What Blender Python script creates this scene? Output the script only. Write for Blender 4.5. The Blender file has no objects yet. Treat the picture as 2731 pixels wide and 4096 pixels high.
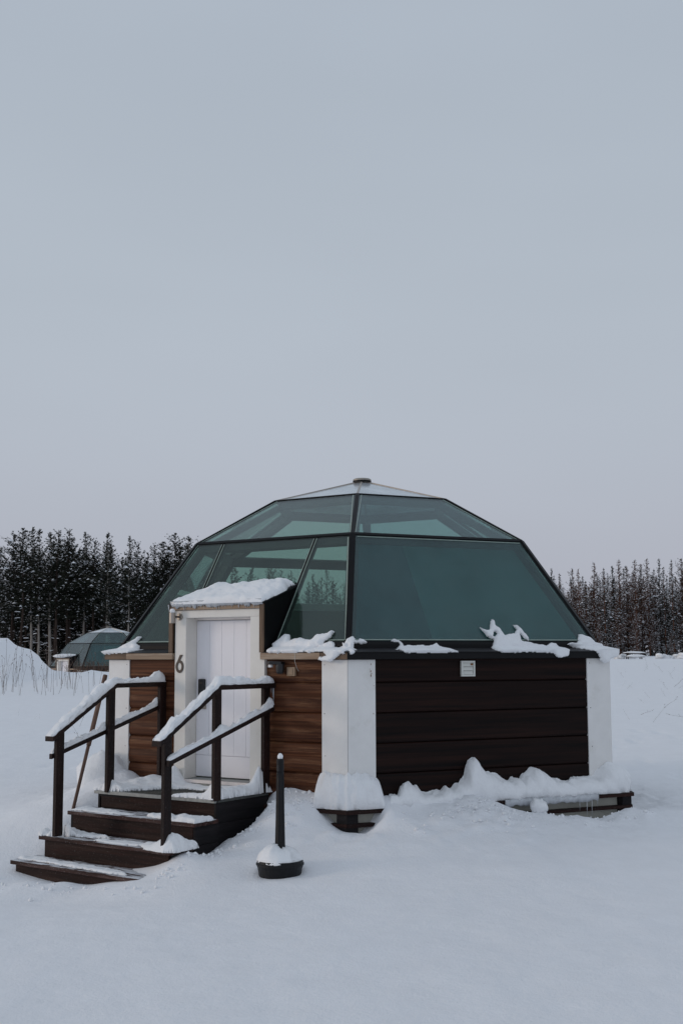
import bpy, bmesh, math, random
import numpy as np
from mathutils import Vector, Matrix
rad = math.radians
random.seed(7)
rng = np.random.default_rng(11)
scene = bpy.context.scene
COL = scene.collection

# ------------------------------------------------------------------ camera
cam_data = bpy.data.cameras.new("camera")
cam = bpy.data.objects.new("camera", cam_data)
COL.objects.link(cam)
cam_data.sensor_fit = 'VERTICAL'
cam_data.sensor_height = 36.0
cam_data.sensor_width = 24.0
cam_data.lens = 43.99
cam_data.clip_start = 0.1
cam_data.clip_end = 3000
yaw, pitch, roll = rad(-3.673), rad(6.4677), rad(-0.2103)
CAMP = Vector((0.8623, -18.1613, 0.0661))
fwd = Vector((math.sin(yaw) * math.cos(pitch), math.cos(yaw) * math.cos(pitch), math.sin(pitch)))
r0 = Vector((math.cos(yaw), -math.sin(yaw), 0))
u0 = r0.cross(fwd)
rr = r0 * math.cos(roll) + u0 * math.sin(roll)
uu = -r0 * math.sin(roll) + u0 * math.cos(roll)
cam.matrix_world = Matrix((
    (rr.x, uu.x, -fwd.x, CAMP.x), (rr.y, uu.y, -fwd.y, CAMP.y), (rr.z, uu.z, -fwd.z, CAMP.z), (0, 0, 0, 1)))
scene.camera = cam

# ------------------------------------------------------------------ sky, sun, exposure
SUN_EL, SUN_AZ = rad(11), rad(262)          # low winter sun behind thin overcast, from the left
world = bpy.data.worlds.new("World")
scene.world = world
world.use_nodes = True
nt = world.node_tree
nt.nodes.clear()
wo = nt.nodes.new("ShaderNodeOutputWorld")
bg = nt.nodes.new("ShaderNodeBackground")
sky = nt.nodes.new("ShaderNodeTexSky")
sky.sky_type = 'NISHITA'
sky.sun_disc = False
sky.sun_elevation = SUN_EL
sky.sun_rotation = SUN_AZ
sky.air_density = 1.0
sky.dust_density = 4.0
tc = nt.nodes.new("ShaderNodeTexCoord")
sep = nt.nodes.new("ShaderNodeSeparateXYZ")
ramp = nt.nodes.new("ShaderNodeValToRGB")
cr = ramp.color_ramp
cr.interpolation = 'B_SPLINE'
stops = [(0.0, (.415, .430, .500)), (0.05, (.425, .441, .512)), (0.16, (.450, .492, .563)),
         (0.28, (.448, .500, .566)), (0.45, (.425, .480, .552)), (1.0, (.43, .49, .575))]
while len(cr.elements) < len(stops):
    cr.elements.new(0.5)
for e, (p, c) in zip(cr.elements, stops):
    e.position = p
    e.color = (c[0], c[1], c[2], 1)
cn = nt.nodes.new("ShaderNodeTexNoise")
cn.inputs['Scale'].default_value = 1.6
cn.inputs['Detail'].default_value = 3.0
cmap = nt.nodes.new("ShaderNodeMapping")
cmap.inputs['Scale'].default_value = (1, 1, 3.5)
cmr = nt.nodes.new("ShaderNodeMapRange")
cmr.inputs['From Min'].default_value = 0.3
cmr.inputs['From Max'].default_value = 0.7
cmr.inputs['To Min'].default_value = 10.05
cmr.inputs['To Max'].default_value = 10.7
cmul = nt.nodes.new("ShaderNodeVectorMath")
cmul.operation = 'SCALE'
mix = nt.nodes.new("ShaderNodeMix")
mix.data_type = 'RGBA'
mix.inputs['Factor'].default_value = 0.93     # thick even cloud in front of the blue
L = nt.links.new
L(tc.outputs['Generated'], sep.inputs[0])
L(sep.outputs['Z'], ramp.inputs[0])
L(tc.outputs['Generated'], cmap.inputs[0])
L(cmap.outputs[0], cn.inputs['Vector'])
L(cn.outputs['Fac'], cmr.inputs['Value'])
L(ramp.outputs[0], cmul.inputs[0])
L(cmr.outputs[0], cmul.inputs['Scale'])
L(sky.outputs[0], mix.inputs['A'])
L(cmul.outputs[0], mix.inputs['B'])
L(mix.outputs['Result'], bg.inputs[0])
bg.inputs[1].default_value = 0.1
L(bg.outputs[0], wo.inputs[0])

sun_data = bpy.data.lights.new("sun", 'SUN')
sun_data.energy = 0.58
sun_data.angle = rad(14)
sun_data.color = (1.0, 0.84, 0.70)
sun = bpy.data.objects.new("sun", sun_data)
COL.objects.link(sun)
to_sun = Vector((math.sin(SUN_AZ) * math.cos(SUN_EL), math.cos(SUN_AZ) * math.cos(SUN_EL), math.sin(SUN_EL)))
sun.rotation_euler = to_sun.to_track_quat('Z', 'Y').to_euler()
sun.location = (-30, 0, 30)

scene.view_settings.view_transform = 'Standard'
scene.view_settings.look = 'None'
scene.view_settings.exposure = 0.0
scene.view_settings.gamma = 1.0
scene.view_settings.use_curve_mapping = False
scene.cycles.max_bounces = 10
scene.cycles.transparent_max_bounces = 24
scene.cycles.diffuse_bounces = 4

# ------------------------------------------------------------------ materials
def newmat(name):
    m = bpy.data.materials.new(name)
    m.use_nodes = True
    n = m.node_tree
    b = n.nodes["Principled BSDF"]
    return m, n, b

def link(n, a, b):
    n.links.new(a, b)

def noise(n, vec, scale, detail=4, rough=.55, dist=0.0):
    t = n.nodes.new("ShaderNodeTexNoise")
    t.inputs['Scale'].default_value = scale
    t.inputs['Detail'].default_value = detail
    t.inputs['Roughness'].default_value = rough
    t.inputs['Distortion'].default_value = dist
    if vec is not None:
        link(n, vec, t.inputs['Vector'])
    return t

def maprange(n, src, a, b, c, d):
    t = n.nodes.new("ShaderNodeMapRange")
    t.inputs['From Min'].default_value = a
    t.inputs['From Max'].default_value = b
    t.inputs['To Min'].default_value = c
    t.inputs['To Max'].default_value = d
    link(n, src, t.inputs['Value'])
    return t.outputs[0]

def mixc(n, fac, a, b):
    t = n.nodes.new("ShaderNodeMix")
    t.data_type = 'RGBA'
    for key, v in (('Factor', fac), ('A', a), ('B', b)):
        if isinstance(v, (tuple, list)):
            t.inputs[key].default_value = (*v[:3], 1)
        elif isinstance(v, (int, float)):
            t.inputs[key].default_value = v
        else:
            link(n, v, t.inputs[key])
    return t.outputs['Result']

def bump(n, h, strength, dist, b):
    t = n.nodes.new("ShaderNodeBump")
    t.inputs['Strength'].default_value = strength
    t.inputs['Distance'].default_value = dist
    link(n, h, t.inputs['Height'])
    link(n, t.outputs[0], b.inputs['Normal'])

def texco(n, which='Object', scale=(1, 1, 1), rnd=True):
    t = n.nodes.new("ShaderNodeTexCoord")
    mp = n.nodes.new("ShaderNodeMapping")
    mp.inputs['Scale'].default_value = scale
    link(n, t.outputs[which], mp.inputs[0])
    if rnd:
        oi = n.nodes.new("ShaderNodeObjectInfo")
        ml = n.nodes.new("ShaderNodeMath")
        ml.operation = 'MULTIPLY'
        ml.inputs[1].default_value = 37.0
        link(n, oi.outputs['Random'], ml.inputs[0])
        link(n, ml.outputs[0], mp.inputs['Location'])
    return mp.outputs[0]

def m_snow(name, col=(.885, .895, .925), coarse=1.0):
    m, n, b = newmat(name)
    v = texco(n, 'Object', rnd=False)
    a = noise(n, v, 3.0, 5, .6)
    c = mixc(n, maprange(n, a.outputs['Fac'], .3, .7, 0, 1), tuple(x * .955 for x in col), col)
    link(n, c, b.inputs['Base Color'])
    b.inputs['Roughness'].default_value = .65
    b.inputs['Specular IOR Level'].default_value = .25
    f = noise(n, v, 34 * coarse, 4, .65)
    f2 = noise(n, v, 7, 5, .6)
    ad = n.nodes.new("ShaderNodeMath")
    ad.operation = 'MULTIPLY_ADD'
    link(n, f2.outputs['Fac'], ad.inputs[0])
    ad.inputs[1].default_value = 2.2
    link(n, f.outputs['Fac'], ad.inputs[2])
    bump(n, ad.outputs[0], .6, .012, b)
    return m

def m_wood(name, dark, light, streak=(1.2, 26, 26), rough=.55, frost=0.0, spec=.4, worn=None, fmin=.48):
    """grain runs along U (each board's own length)"""
    m, n, b = newmat(name)
    v = texco(n, 'UV', (streak[0], streak[1], 1))
    g = noise(n, v, 1.0, 6, .65, .4)
    v2 = texco(n, 'UV', (.35, 5.0, 1))
    g2 = noise(n, v2, 1.0, 4, .6)
    c = mixc(n, maprange(n, g.outputs['Fac'], .35, .68, 0, 1), dark, light)
    c = mixc(n, maprange(n, g2.outputs['Fac'], .35, .7, 0, .6), c, tuple(x * .55 for x in dark))
    if worn:
        v3 = texco(n, 'UV', (.7, 12.0, 1))
        g3 = noise(n, v3, 1.3, 5, .7)
        c = mixc(n, maprange(n, g3.outputs['Fac'], .52, .70, 0, .8), c, worn)
    if frost > 0:
        geo = n.nodes.new("ShaderNodeNewGeometry")
        sp = n.nodes.new("ShaderNodeSeparateXYZ")
        link(n, geo.outputs['Normal'], sp.inputs[0])
        up = maprange(n, sp.outputs['Z'], .6, .95, 0, 1)
        vf = texco(n, 'UV', (3.2, 16.0, 1))
        gf = noise(n, vf, 1.0, 6, .7, .6)
        fm = maprange(n, gf.outputs['Fac'], fmin, fmin + .09, 0, frost)
        mu = n.nodes.new("ShaderNodeMath")
        mu.operation = 'MULTIPLY'
        link(n, up, mu.inputs[0])
        link(n, fm, mu.inputs[1])
        # rime specks on the sides too
        vs = texco(n, 'Object', (1, 1, 1))
        gs = noise(n, vs, 90.0, 2, .5)
        sm = maprange(n, gs.outputs['Fac'], .66, .74, 0, .55 * frost)
        mx = n.nodes.new("ShaderNodeMath")
        mx.operation = 'MAXIMUM'
        link(n, mu.outputs[0], mx.inputs[0])
        link(n, sm, mx.inputs[1])
        c = mixc(n, mx.outputs[0], c, (.72, .74, .78))
    link(n, c, b.inputs['Base Color'])
    b.inputs['Roughness'].default_value = rough
    b.inputs['Specular IOR Level'].default_value = spec
    bump(n, g.outputs['Fac'], .25, .004, b)
    return m

def m_plain(name, col, rough=.5, metal=0.0, spec=.5, var=.12, scale=9.0, bmp=.08, dirt=None):
    m, n, b = newmat(name)
    v = texco(n, 'Object')
    a = noise(n, v, scale, 5, .6)
    c = mixc(n, maprange(n, a.outputs['Fac'], .3, .7, 0, 1), tuple(x * (1 - var) for x in col), tuple(min(1, x * (1 + var * .4)) for x in col))
    if dirt:
        d = noise(n, v, 2.3, 6, .7)
        c = mixc(n, maprange(n, d.outputs['Fac'], .55, .8, 0, .5), c, dirt)
    link(n, c, b.inputs['Base Color'])
    b.inputs['Roughness'].default_value = rough
    b.inputs['Metallic'].default_value = metal
    b.inputs['Specular IOR Level'].default_value = spec
    if bmp:
        f = noise(n, v, scale * 9, 3, .6)
        bump(n, f.outputs['Fac'], bmp, .003, b)
    return m

def m_glass(name, tint, f0=.045, rough=0.0, film=0.0, filmcol=(.6, .64, .68)):
    m = bpy.data.materials.new(name)
    m.use_nodes = True
    n = m.node_tree
    n.nodes.clear()
    o = n.nodes.new("ShaderNodeOutputMaterial")
    tr = n.nodes.new("ShaderNodeBsdfTransparent")
    tr.inputs[0].default_value = (*tint, 1)
    gl = n.nodes.new("ShaderNodeBsdfGlossy")
    gl.inputs['Roughness'].default_value = rough
    gl.inputs['Color'].default_value = (.95, .98, 1, 1)
    lw = n.nodes.new("ShaderNodeLayerWeight")
    lw.inputs['Blend'].default_value = .5
    pw = n.nodes.new("ShaderNodeMath")
    pw.operation = 'POWER'
    pw.inputs[1].default_value = 5.0
    link(n, lw.outputs['Facing'], pw.inputs[0])
    fr = maprange(n, pw.outputs[0], 0, 1, f0, 1.0)
    mx = n.nodes.new("ShaderNodeMixShader")
    link(n, fr, mx.inputs[0])
    base = tr.outputs[0]
    if film > 0:       # film on the pane: dust, frost and painted-in sky reflection
        df = n.nodes.new("ShaderNodeBsdfDiffuse")
        df.inputs[0].default_value = (*filmcol, 1)
        v = texco(n, 'Object', (1, 1, 1))
        a = noise(n, v, 1.7, 9, .78)
        fm = n.nodes.new("ShaderNodeMixShader")
        link(n, maprange(n, a.outputs['Fac'], .3, .75, film * .3, film * 1.2), fm.inputs[0])
        link(n, tr.outputs[0], fm.inputs[1])
        link(n, df.outputs[0], fm.inputs[2])
        base = fm.outputs[0]
    link(n, base, mx.inputs[1])
    link(n, gl.outputs[0], mx.inputs[2])
    link(n, mx.outputs[0], o.inputs[0])
    return m

M = {}
M['snow'] = m_snow("snow")
M['snow_fresh'] = m_snow("snow_fresh", (.93, .938, .955), 1.6)
M['ice'] = m_plain("grey_ice", (.55, .57, .60), .18, 0, .5, .25, 14, .2)
M['wood_left'] = m_wood("stained_siding_brown", (.040, .012, .006), (.165, .062, .028), (.32, 34, 34), .55, worn=(.23, .11, .055), spec=.14)  # brown copy of the siding stain; the right wall's is near black
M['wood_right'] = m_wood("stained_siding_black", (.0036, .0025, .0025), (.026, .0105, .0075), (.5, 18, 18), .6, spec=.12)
M['wood_rail'] = m_wood("railing_stain", (.006, .0028, .0025), (.028, .0105, .008), (1.5, 30, 30), .6, frost=.25, spec=.22, fmin=.7)
M['wood_step'] = m_wood("step_stain", (.020, .0065, .005), (.085, .035, .028), (1.5, 26, 26), .6, frost=.95, spec=.2, worn=(.15, .11, .10), fmin=.44)
M['wood_riser'] = m_wood("riser_stain", (.009, .003, .0025), (.038, .0125, .009), (1.5, 20, 20), .65, frost=.25, spec=.18, worn=(.05, .028, .022), fmin=.7)
M['wood_skirt'] = m_wood("skirt_charcoal", (.006, .005, .006), (.020, .016, .018), (1.5, 22, 22), .65, spec=.2)
M['white_board'] = m_plain("white_painted_board", (.83, .815, .795), .55, 0, .35, .05, 5, .12, dirt=(.55, .52, .46))
M['white_door'] = m_plain("white_door_paint", (.88, .865, .90), .35, 0, .4, .02, 4, .03)
M['frame_white'] = m_plain("door_frame_paint", (.80, .77, .72), .5, 0, .35, .05, 5, .08, dirt=(.5, .46, .38))
M['fascia_tan_sheen'] = m_wood("fascia_tan_sheen", (.26, .17, .11), (.40, .29, .20), (1.0, 10, 10), .42, worn=(.46, .38, .30))  # left eave's sheen put in as tan; the porch board is tan itself
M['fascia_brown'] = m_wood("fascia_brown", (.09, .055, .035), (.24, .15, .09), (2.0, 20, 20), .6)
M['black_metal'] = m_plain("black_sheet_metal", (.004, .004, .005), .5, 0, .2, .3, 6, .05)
M['dark_sheet'] = m_plain("dark_roof_sheet", (.012, .0115, .014), .5, 0, .3, .3, 40, .25)
M['cheek'] = m_plain("black_cheek_board", (.003, .003, .0035), .6, 0, .15, .3, 8, .05)
M['frame_in'] = m_plain("grey_inner_beam", (.035, .032, .035), .6, 0, .3, .15, 6, .05)
M['seal'] = m_plain("pale_glass_edge", (.32, .40, .35), .35, 0, .5, .2, 20, .02)
M['glass'] = m_glass("tinted_glass", (.69, .80, .755), film=.035, filmcol=(.45, .58, .52))
M['glass_right'] = m_glass("tinted_glass_blue", (.62, .77, .76), film=.10, filmcol=(.26, .40, .40))
M['glass_top'] = m_glass("rime_sky_roof_glass", (.55, .62, .63), f0=.10, rough=.15, film=.88, filmcol=(.80, .83, .87))  # frost on the roof panes, with the sky's reflection put in as pale film
M['glass_sky_film'] = m_glass("sky_film_side_glass", (.55, .62, .63), f0=.06, rough=.1, film=.14, filmcol=(.45, .54, .54))  # bright sky reflected at a slant, painted as a pale diffuse film
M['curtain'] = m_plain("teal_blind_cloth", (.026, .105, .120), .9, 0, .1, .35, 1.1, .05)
M['curtain_lit'] = m_plain("teal_blind_cloth_lit", (.070, .195, .195), .9, 0, .1, .35, 1.1, .05)  # brighter copy of the blind cloth, its lit look put into the colour
M['blind'] = m_plain("grey_blind_cloth", (.33, .34, .33), .9, 0, .1, .08, 2, .05)
M['blind_head'] = m_plain("white_blind_rail", (.75, .77, .78), .6, 0, .3, .04, 3, .02)
M['lining'] = m_plain("interior_lining", (.32, .27, .22), .7, 0, .2, .1, 3, .03)
M['floor_in'] = m_plain("interior_floor", (.16, .12, .09), .5, 0, .3, .2, 3, .03)
M['steel'] = m_plain("brushed_steel", (.42, .38, .34), .4, .85, .5, .1, 30, .05)
M['black_plastic'] = m_plain("black_plastic", (.010, .010, .012), .38, 0, .5, .3, 20, .1)
M['rough_black'] = m_plain("scuffed_black_metal", (.006, .006, .008), .5, 0, .3, .5, 30, .3, dirt=(.045, .045, .05))
M['tan_plastic'] = m_plain("tan_plastic", (.30, .21, .14), .5, 0, .4, .08, 9, .03)
M['brown_metal'] = m_plain("bronze_number", (.06, .045, .038), .45, .3, .5, .2, 20, .1)
M['vent'] = m_plain("white_vent_plastic", (.66, .66, .62), .5, 0, .4, .06, 9, .03)
M['rust'] = m_plain("rust_spot", (.25, .12, .05), .8, 0, .2, .3, 40, .1)
M['grate_dark'] = m_plain("grating_bars", (.10, .105, .10), .6, .2, .3, .3, 25, .2)
M['grate'] = m_plain("galvanised_grate", (.30, .31, .30), .5, .3, .4, .3, 25, .2)
M['sill'] = m_plain("worn_threshold", (.80, .74, .71), .3, .2, .5, .12, 8, .1)
M['cream'] = m_plain("cream_plinth_panel", (.42, .41, .36), .6, 0, .3, .12, 6, .1)
M['pole'] = m_wood("pole_wood", (.07, .035, .026), (.26, .15, .10), (2, 14, 14), .6)
M['lampglass'] = m_plain("opal_lens", (.7, .7, .7), .3, 0, .5, .02, 9, 0)

# ------------------------------------------------------------------ mesh helpers
class MB:
    def __init__(s):
        s.v, s.f, s.uv, s.mi = [], [], [], []
    def add(s, verts, faces, ax=None, mi=0):
        o = len(s.v)
        s.v += [tuple(map(float, p)) for p in verts]
        if ax is None:
            a = np.array([1.0, 0, 0])
        else:
            a = np.array(ax, float)
            a = a / (np.linalg.norm(a) + 1e-9)
        h = np.array([0, 0, 1.0]) if abs(a[2]) < .9 else np.array([1.0, 0, 0])
        b = np.cross(a, h)
        b /= np.linalg.norm(b)
        c = np.cross(a, b)
        for f in faces:
            s.f.append(tuple(o + i for i in f))
            s.mi.append(mi)
            for i in f:
                p = np.array(verts[i], float)
                s.uv.append((float(p @ a), float(p @ b + p @ c)))
        return s
    def box(s, o, ax, ay, az, mi=0):
        o, ax, ay, az = (np.array(q, float) for q in (o, ax, ay, az))
        v = [o, o + ax, o + ax + ay, o + ay, o + az, o + ax + az, o + ax + ay + az, o + ay + az]
        lens = [np.linalg.norm(q) for q in (ax, ay, az)]
        la = (ax, ay, az)[int(np.argmax(lens))]
        return s.add(v, [(0, 3, 2, 1), (4, 5, 6, 7), (0, 1, 5, 4), (1, 2, 6, 5), (2, 3, 7, 6), (3, 0, 4, 7)], la, mi)
    def prism(s, poly, d, ax=None, mi=0):
        n = len(poly)
        p = [np.array(q, float) for q in poly]
        d = np.array(d, float)
        v = p + [q + d for q in p]
        f = [tuple(range(n)), tuple(range(2 * n - 1, n - 1, -1))] + [(i, (i + 1) % n, n + (i + 1) % n, n + i) for i in range(n)]
        return s.add(v, f, ax if ax is not None else d, mi)
    def loft(s, rings, cap=True, closed=True, ax=None, mi=0):
        n = len(rings[0])
        v = [p for r in rings for p in r]
        f = []
        for i in range(len(rings) - 1):
            for j in range(n if closed else n - 1):
                k = (j + 1) % n
                f.append((i * n + j, i * n + k, (i + 1) * n + k, (i + 1) * n + j))
        if cap:
            f.append(tuple(range(n - 1, -1, -1)))
            f.append(tuple((len(rings) - 1) * n + j for j in range(n)))
        return s.add(v, f, ax if ax is not None else np.array(rings[-1][0], float) - np.array(rings[0][0], float) + 1e-6, mi)
    def tube(s, pts, rs, seg=8, cap=True, mi=0):
        pts = [np.array(p, float) for p in pts]
        rings = []
        for i, p in enumerate(pts):
            d = pts[min(i + 1, len(pts) - 1)] - pts[max(i - 1, 0)]
            d /= np.linalg.norm(d) + 1e-9
            h = np.array([0, 0, 1.0]) if abs(d[2]) < .9 else np.array([1.0, 0, 0])
            a = np.cross(d, h)
            a /= np.linalg.norm(a)
            b = np.cross(d, a)
            r = rs[i] if hasattr(rs, '__len__') else rs
            rings.append([p + r * (math.cos(t) * a + math.sin(t) * b) for t in [2 * math.pi * k / seg for k in range(seg)]])
        return s.loft(rings, cap, True, pts[-1] - pts[0], mi)

def wloc(o):
    p = np.zeros(3)
    while o is not None:
        p += np.array(o.location)
        o = o.parent
    return p

def mk(name, mb, mat, parent=None, smooth=False, bevel=0.0, base=None, recalc=True, **props):
    """link one mesh object; vertices are given in world space"""
    me = bpy.data.meshes.new(name)
    off = wloc(parent) if parent is not None else (np.array(base, float) if base is not None else np.zeros(3))
    V = np.array(mb.v, float) - off
    me.from_pydata(V.tolist(), [], mb.f)
    if mb.uv:
        uvl = me.uv_layers.new(name="UVMap")
        uvl.data.foreach_set("uv", np.array(mb.uv, dtype=np.float32).ravel())
    mats = mat if isinstance(mat, (list, tuple)) else [mat]
    for mm in mats:
        me.materials.append(mm)
    if len(mats) > 1:
        me.polygons.foreach_set("material_index", mb.mi)
    if recalc:
        bm = bmesh.new()
        bm.from_mesh(me)
        bmesh.ops.recalc_face_normals(bm, faces=bm.faces)
        bm.to_mesh(me)
        bm.free()
    if smooth:
        me.polygons.foreach_set("use_smooth", [True] * len(me.polygons))
    o = bpy.data.objects.new(name, me)
    COL.objects.link(o)
    if parent is not None:
        o.parent = parent
    elif base is not None:
        o.location = base
    if bevel > 0:
        bv = o.modifiers.new("bevel", 'BEVEL')
        bv.width = bevel
        bv.segments = 2
        bv.limit_method = 'ANGLE'
        bv.angle_limit = rad(35)
    for k, v in props.items():
        o[k] = v
    return o

def thing(name, loc, label, cat, group=None, rz=0.0):
    o = bpy.data.objects.new(name, None)
    o.empty_display_size = .2
    COL.objects.link(o)
    o.location = loc
    o.rotation_euler = (0, 0, rz)
    o['label'] = label
    o['category'] = cat
    if group:
        o['group'] = group
    return o

def copy_tree(o, parent=None):
    c = o.copy()
    COL.objects.link(c)
    c.parent = parent
    for ch in list(o.children):
        copy_tree(ch, c)
    return c

# numpy value noise -------------------------------------------------
def _h(ix, iy, seed):
    n = (ix.astype(np.int64) * 374761393 + iy.astype(np.int64) * 668265263 + seed * 1442695041) & 0x7fffffff
    n = ((n ^ (n >> 13)) * 1274126177) & 0x7fffffff
    n = n ^ (n >> 16)
    return (n & 0xffff) / 65535.0

def vn(x, y, seed=0):
    x, y = np.asarray(x, float), np.asarray(y, float)
    ix, iy = np.floor(x), np.floor(y)
    fx, fy = x - ix, y - iy
    fx, fy = fx * fx * (3 - 2 * fx), fy * fy * (3 - 2 * fy)
    a, b = _h(ix, iy, seed), _h(ix + 1, iy, seed)
    c, d = _h(ix, iy + 1, seed), _h(ix + 1, iy + 1, seed)
    return (a + (b - a) * fx + (c - a) * fy + (a - b - c + d) * fx * fy) * 2 - 1

def fbm(x, y, seed=0, oct=4, gain=.5):
    s, a = 0.0, 1.0
    for i in range(oct):
        s = s + a * vn(np.asarray(x) * 2 ** i + 17 * i, np.asarray(y) * 2 ** i - 9 * i, seed + i)
        a *= gain
    return s

def sstep(a, b, x):
    t = np.clip((np.asarray(x, float) - a) / (b - a), 0, 1)
    return t * t * (3 - 2 * t)

# ------------------------------------------------------------------ igloo geometry frame
R = 3.74                       # corner radius of the hexagonal wall
SQ = math.sqrt(3) / 2
def corner(k, r=R, z=0.0):
    a = rad(-90 + 60 * k)
    return np.array([r * math.cos(a), r * math.sin(a), z])
F0 = corner(0)
eR = (corner(1) - F0) / R
eL = (corner(-1) - F0) / R
nR = np.array([.5, -SQ, 0])
nL = np.array([-.5, -SQ, 0])
UP = np.array([0, 0, 1.0])
def PL(u, n, z):               # point by the door wall: along, outward, up
    return F0 + eL * u + nL * n + UP * z
def PR(u, n, z):
    return F0 + eR * u + nR * n + UP * z
def band(s, n, z):             # s: signed distance from the front corner along the walls
    k = math.floor(s / R)
    t = s / R - k
    r = R + n / SQ
    return corner(k, r, z) * (1 - t) + corner(k + 1, r, z) * t + UP * 0

# ------------------------------------------------------------------ snow ground
ctrl = []
def cp(p, z):
    ctrl.append((p[0], p[1], z))
for u, n, z in [(.35, 0, -1.55), (.6, .0, -1.52), (.85, 0, -1.50), (1.05, .0, -1.54), (.45, .35, -1.62), (.8, .4, -1.64), (1.05, .2, -1.86), (1.05, .42, -1.97),
                (1.08, .65, -2.02), (1.08, .85, -2.00), (1.08, 1.05, -2.06), (1.05, 1.25, -2.10), (.95, 1.45, -2.08), (.7, .8, -1.86), (.6, 1.2, -2.0), (.2, .9, -1.98), (.5, 1.8, -2.12), (.9, 1.8, -2.10),
                (.99, 1.5, -2.02), (.98, 1.75, -2.05), (1.0, 1.93, -2.13), (1.25, 1.98, -2.24), (1.5, 2.0, -2.27), (1.3, 1.6, -2.12), (.9, 1.8, -2.05), (.92, 2.15, -2.20), (1.2, 2.28, -2.25), (1.5, 2.28, -2.30), (1.6, 2.42, -2.34), (1.9, 2.33, -2.38), (2.1, 2.3, -2.335), (2.35, 2.34, -2.39), (2.5, 2.42, -2.36), (2.8, 2.38, -2.42), (3.15, 2.36, -2.38), (3.5, 2.2, -2.36),
                (1.0, 2.9, -2.36), (1.9, 2.9, -2.42), (2.6, 2.9, -2.42), (3.4, 2.9, -2.38), (1.3, 3.8, -2.34), (3.0, 4.2, -2.32),
                (3.30, 2.05, -2.36), (3.28, 1.72, -2.25), (3.25, 1.38, -2.03), (3.2, 1.0, -1.80), (3.15, .6, -1.66), (3.15, .3, -1.54), (3.3, .05, -1.42), (3.6, .05, -1.40), (3.8, .6, -1.68), (3.9, 1.2, -1.86), (4.0, 2.0, -2.22), (4.4, .2, -1.75), (4.6, 1.2, -1.98),
                (2.0, 1.0, -2.3), (2.0, .3, -2.3), (2.6, .6, -2.25), (1.75, 1.75, -2.25), (2.0, 1.8, -2.45), (2.6, 1.7, -2.4), (1.35, .5, -2.2), (1.35, 1.2, -2.25)]:
    cp(PL(u, n, 0), z)
for u, n, z in [(0, 0, -1.90), (0, .25, -1.905), (0, .48, -1.90), (0, .75, -1.90), (0, 1.1, -2.0), (.20, .25, -1.90), (.28, .32, -1.70), (.34, .5, -1.78), (.34, .25, -1.64), (.36, .1, -1.58), (.55, .05, -1.56), (.6, .3, -1.67), (.9, .3, -1.68), (1.2, .3, -1.66), (1.5, .3, -1.60), (1.75, .3, -1.66), (1.95, .3, -1.74),
                (.8, .7, -1.80), (1.5, .65, -1.76), (1.9, .6, -1.80), (2.3, .5, -1.80), (2.6, .5, -1.86), (2.9, .5, -1.90), (3.1, .5, -1.98), (3.3, .5, -1.92), (3.6, .5, -1.86), (3.95, .4, -1.88), (4.2, .2, -1.9),
                (2.2, .2, -1.84), (2.8, .2, -1.95), (3.3, .2, -1.98), (3.7, .15, -1.98), (.8, 1.3, -1.98), (1.8, 1.2, -1.97), (2.8, 1.1, -1.99), (3.8, 1.1, -1.97), (1, 2.2, -2.10), (2.5, 2.2, -2.10), (4, 2.2, -2.05)]:
    cp(PR(u, n, 0), z)
for x, y, z in [(-.61, -5.15, -2.17), (-.61, -5.42, -2.175), (-.95, -5.15, -2.155), (-.27, -5.15, -2.15), (-.6, -4.8, -2.07), (-.6, -5.8, -2.21), (-.1, -5.0, -2.08), (-1.3, -5.6, -2.2), (-2.3, -6.2, -2.32), (0, -7, -2.27), (2, -6, -2.2), (4, -4, -2.1), (-4, -6, -2.32), (-5, -3.5, -2.2), (-6, -1, -2.0), (-5.5, 1.5, -1.9),
                (5, -1, -1.98), (5, 2, -1.92), (-4, -10, -2.3), (0, -10, -2.3), (4, -9, -2.3), (7, -4, -2.1), (-8, -4, -2.15), (-3, 5, -1.8), (3, 5, -1.85), (0, 0, -2.0)]:
    ctrl.append((x, y, z))
ctrl = np.array(ctrl)

def crest_z(x):
    xs = [-30, -20, -14.93, -14.47, -14.26, -14.04, -13.82, -13.59, -13.52, -13.36, -13.07, -12.86, -12.65, -12.05, -11.6, -11.3, -10.9, -10.3, -8]
    zs = [.95, .9, .72, .71, .50, .39, .32, .27, .12, -.05, -.32, -.45, -.52, -.60, -.60, -.52, -.58, -.60, -.75]
    return np.interp(x, xs, zs)

def base_h(x, y):
    x, y = np.asarray(x, float), np.asarray(y, float)
    left = sstep(4, -9, x)
    yy = np.clip(y, 0, None)
    zr = -2.0 + 1.56 * (np.clip(yy, 0, 92) / 92) ** .72
    zl = -2.0 + .0436 * np.clip(yy, 0, 23)
    front = -2.0 - .28 * sstep(0, -6, y) + .12 * sstep(-10, -18, y)
    z = np.where(y < 0, front, zl * left + zr * (1 - left))
    # snow bank on the left
    cz = crest_z(x)
    ramp_up = sstep(23.5, 27.4, y)
    bank = sstep(-5.5, -9.0, x)
    z = z + (cz - z) * ramp_up * bank
    # lower ground behind it, where the far igloo and left wood stand
    drop = sstep(27.7, 33.0, y) * sstep(3, -9, x)
    z = z + (-3.1 - z) * drop
    return z

CB = .10
_cx, _cy = ctrl[:, 0], ctrl[:, 1]
_A = np.sqrt((_cx[:, None] - _cx) ** 2 + (_cy[:, None] - _cy) ** 2 + CB * CB)
_res = ctrl[:, 2] - base_h(_cx, _cy)
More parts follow.
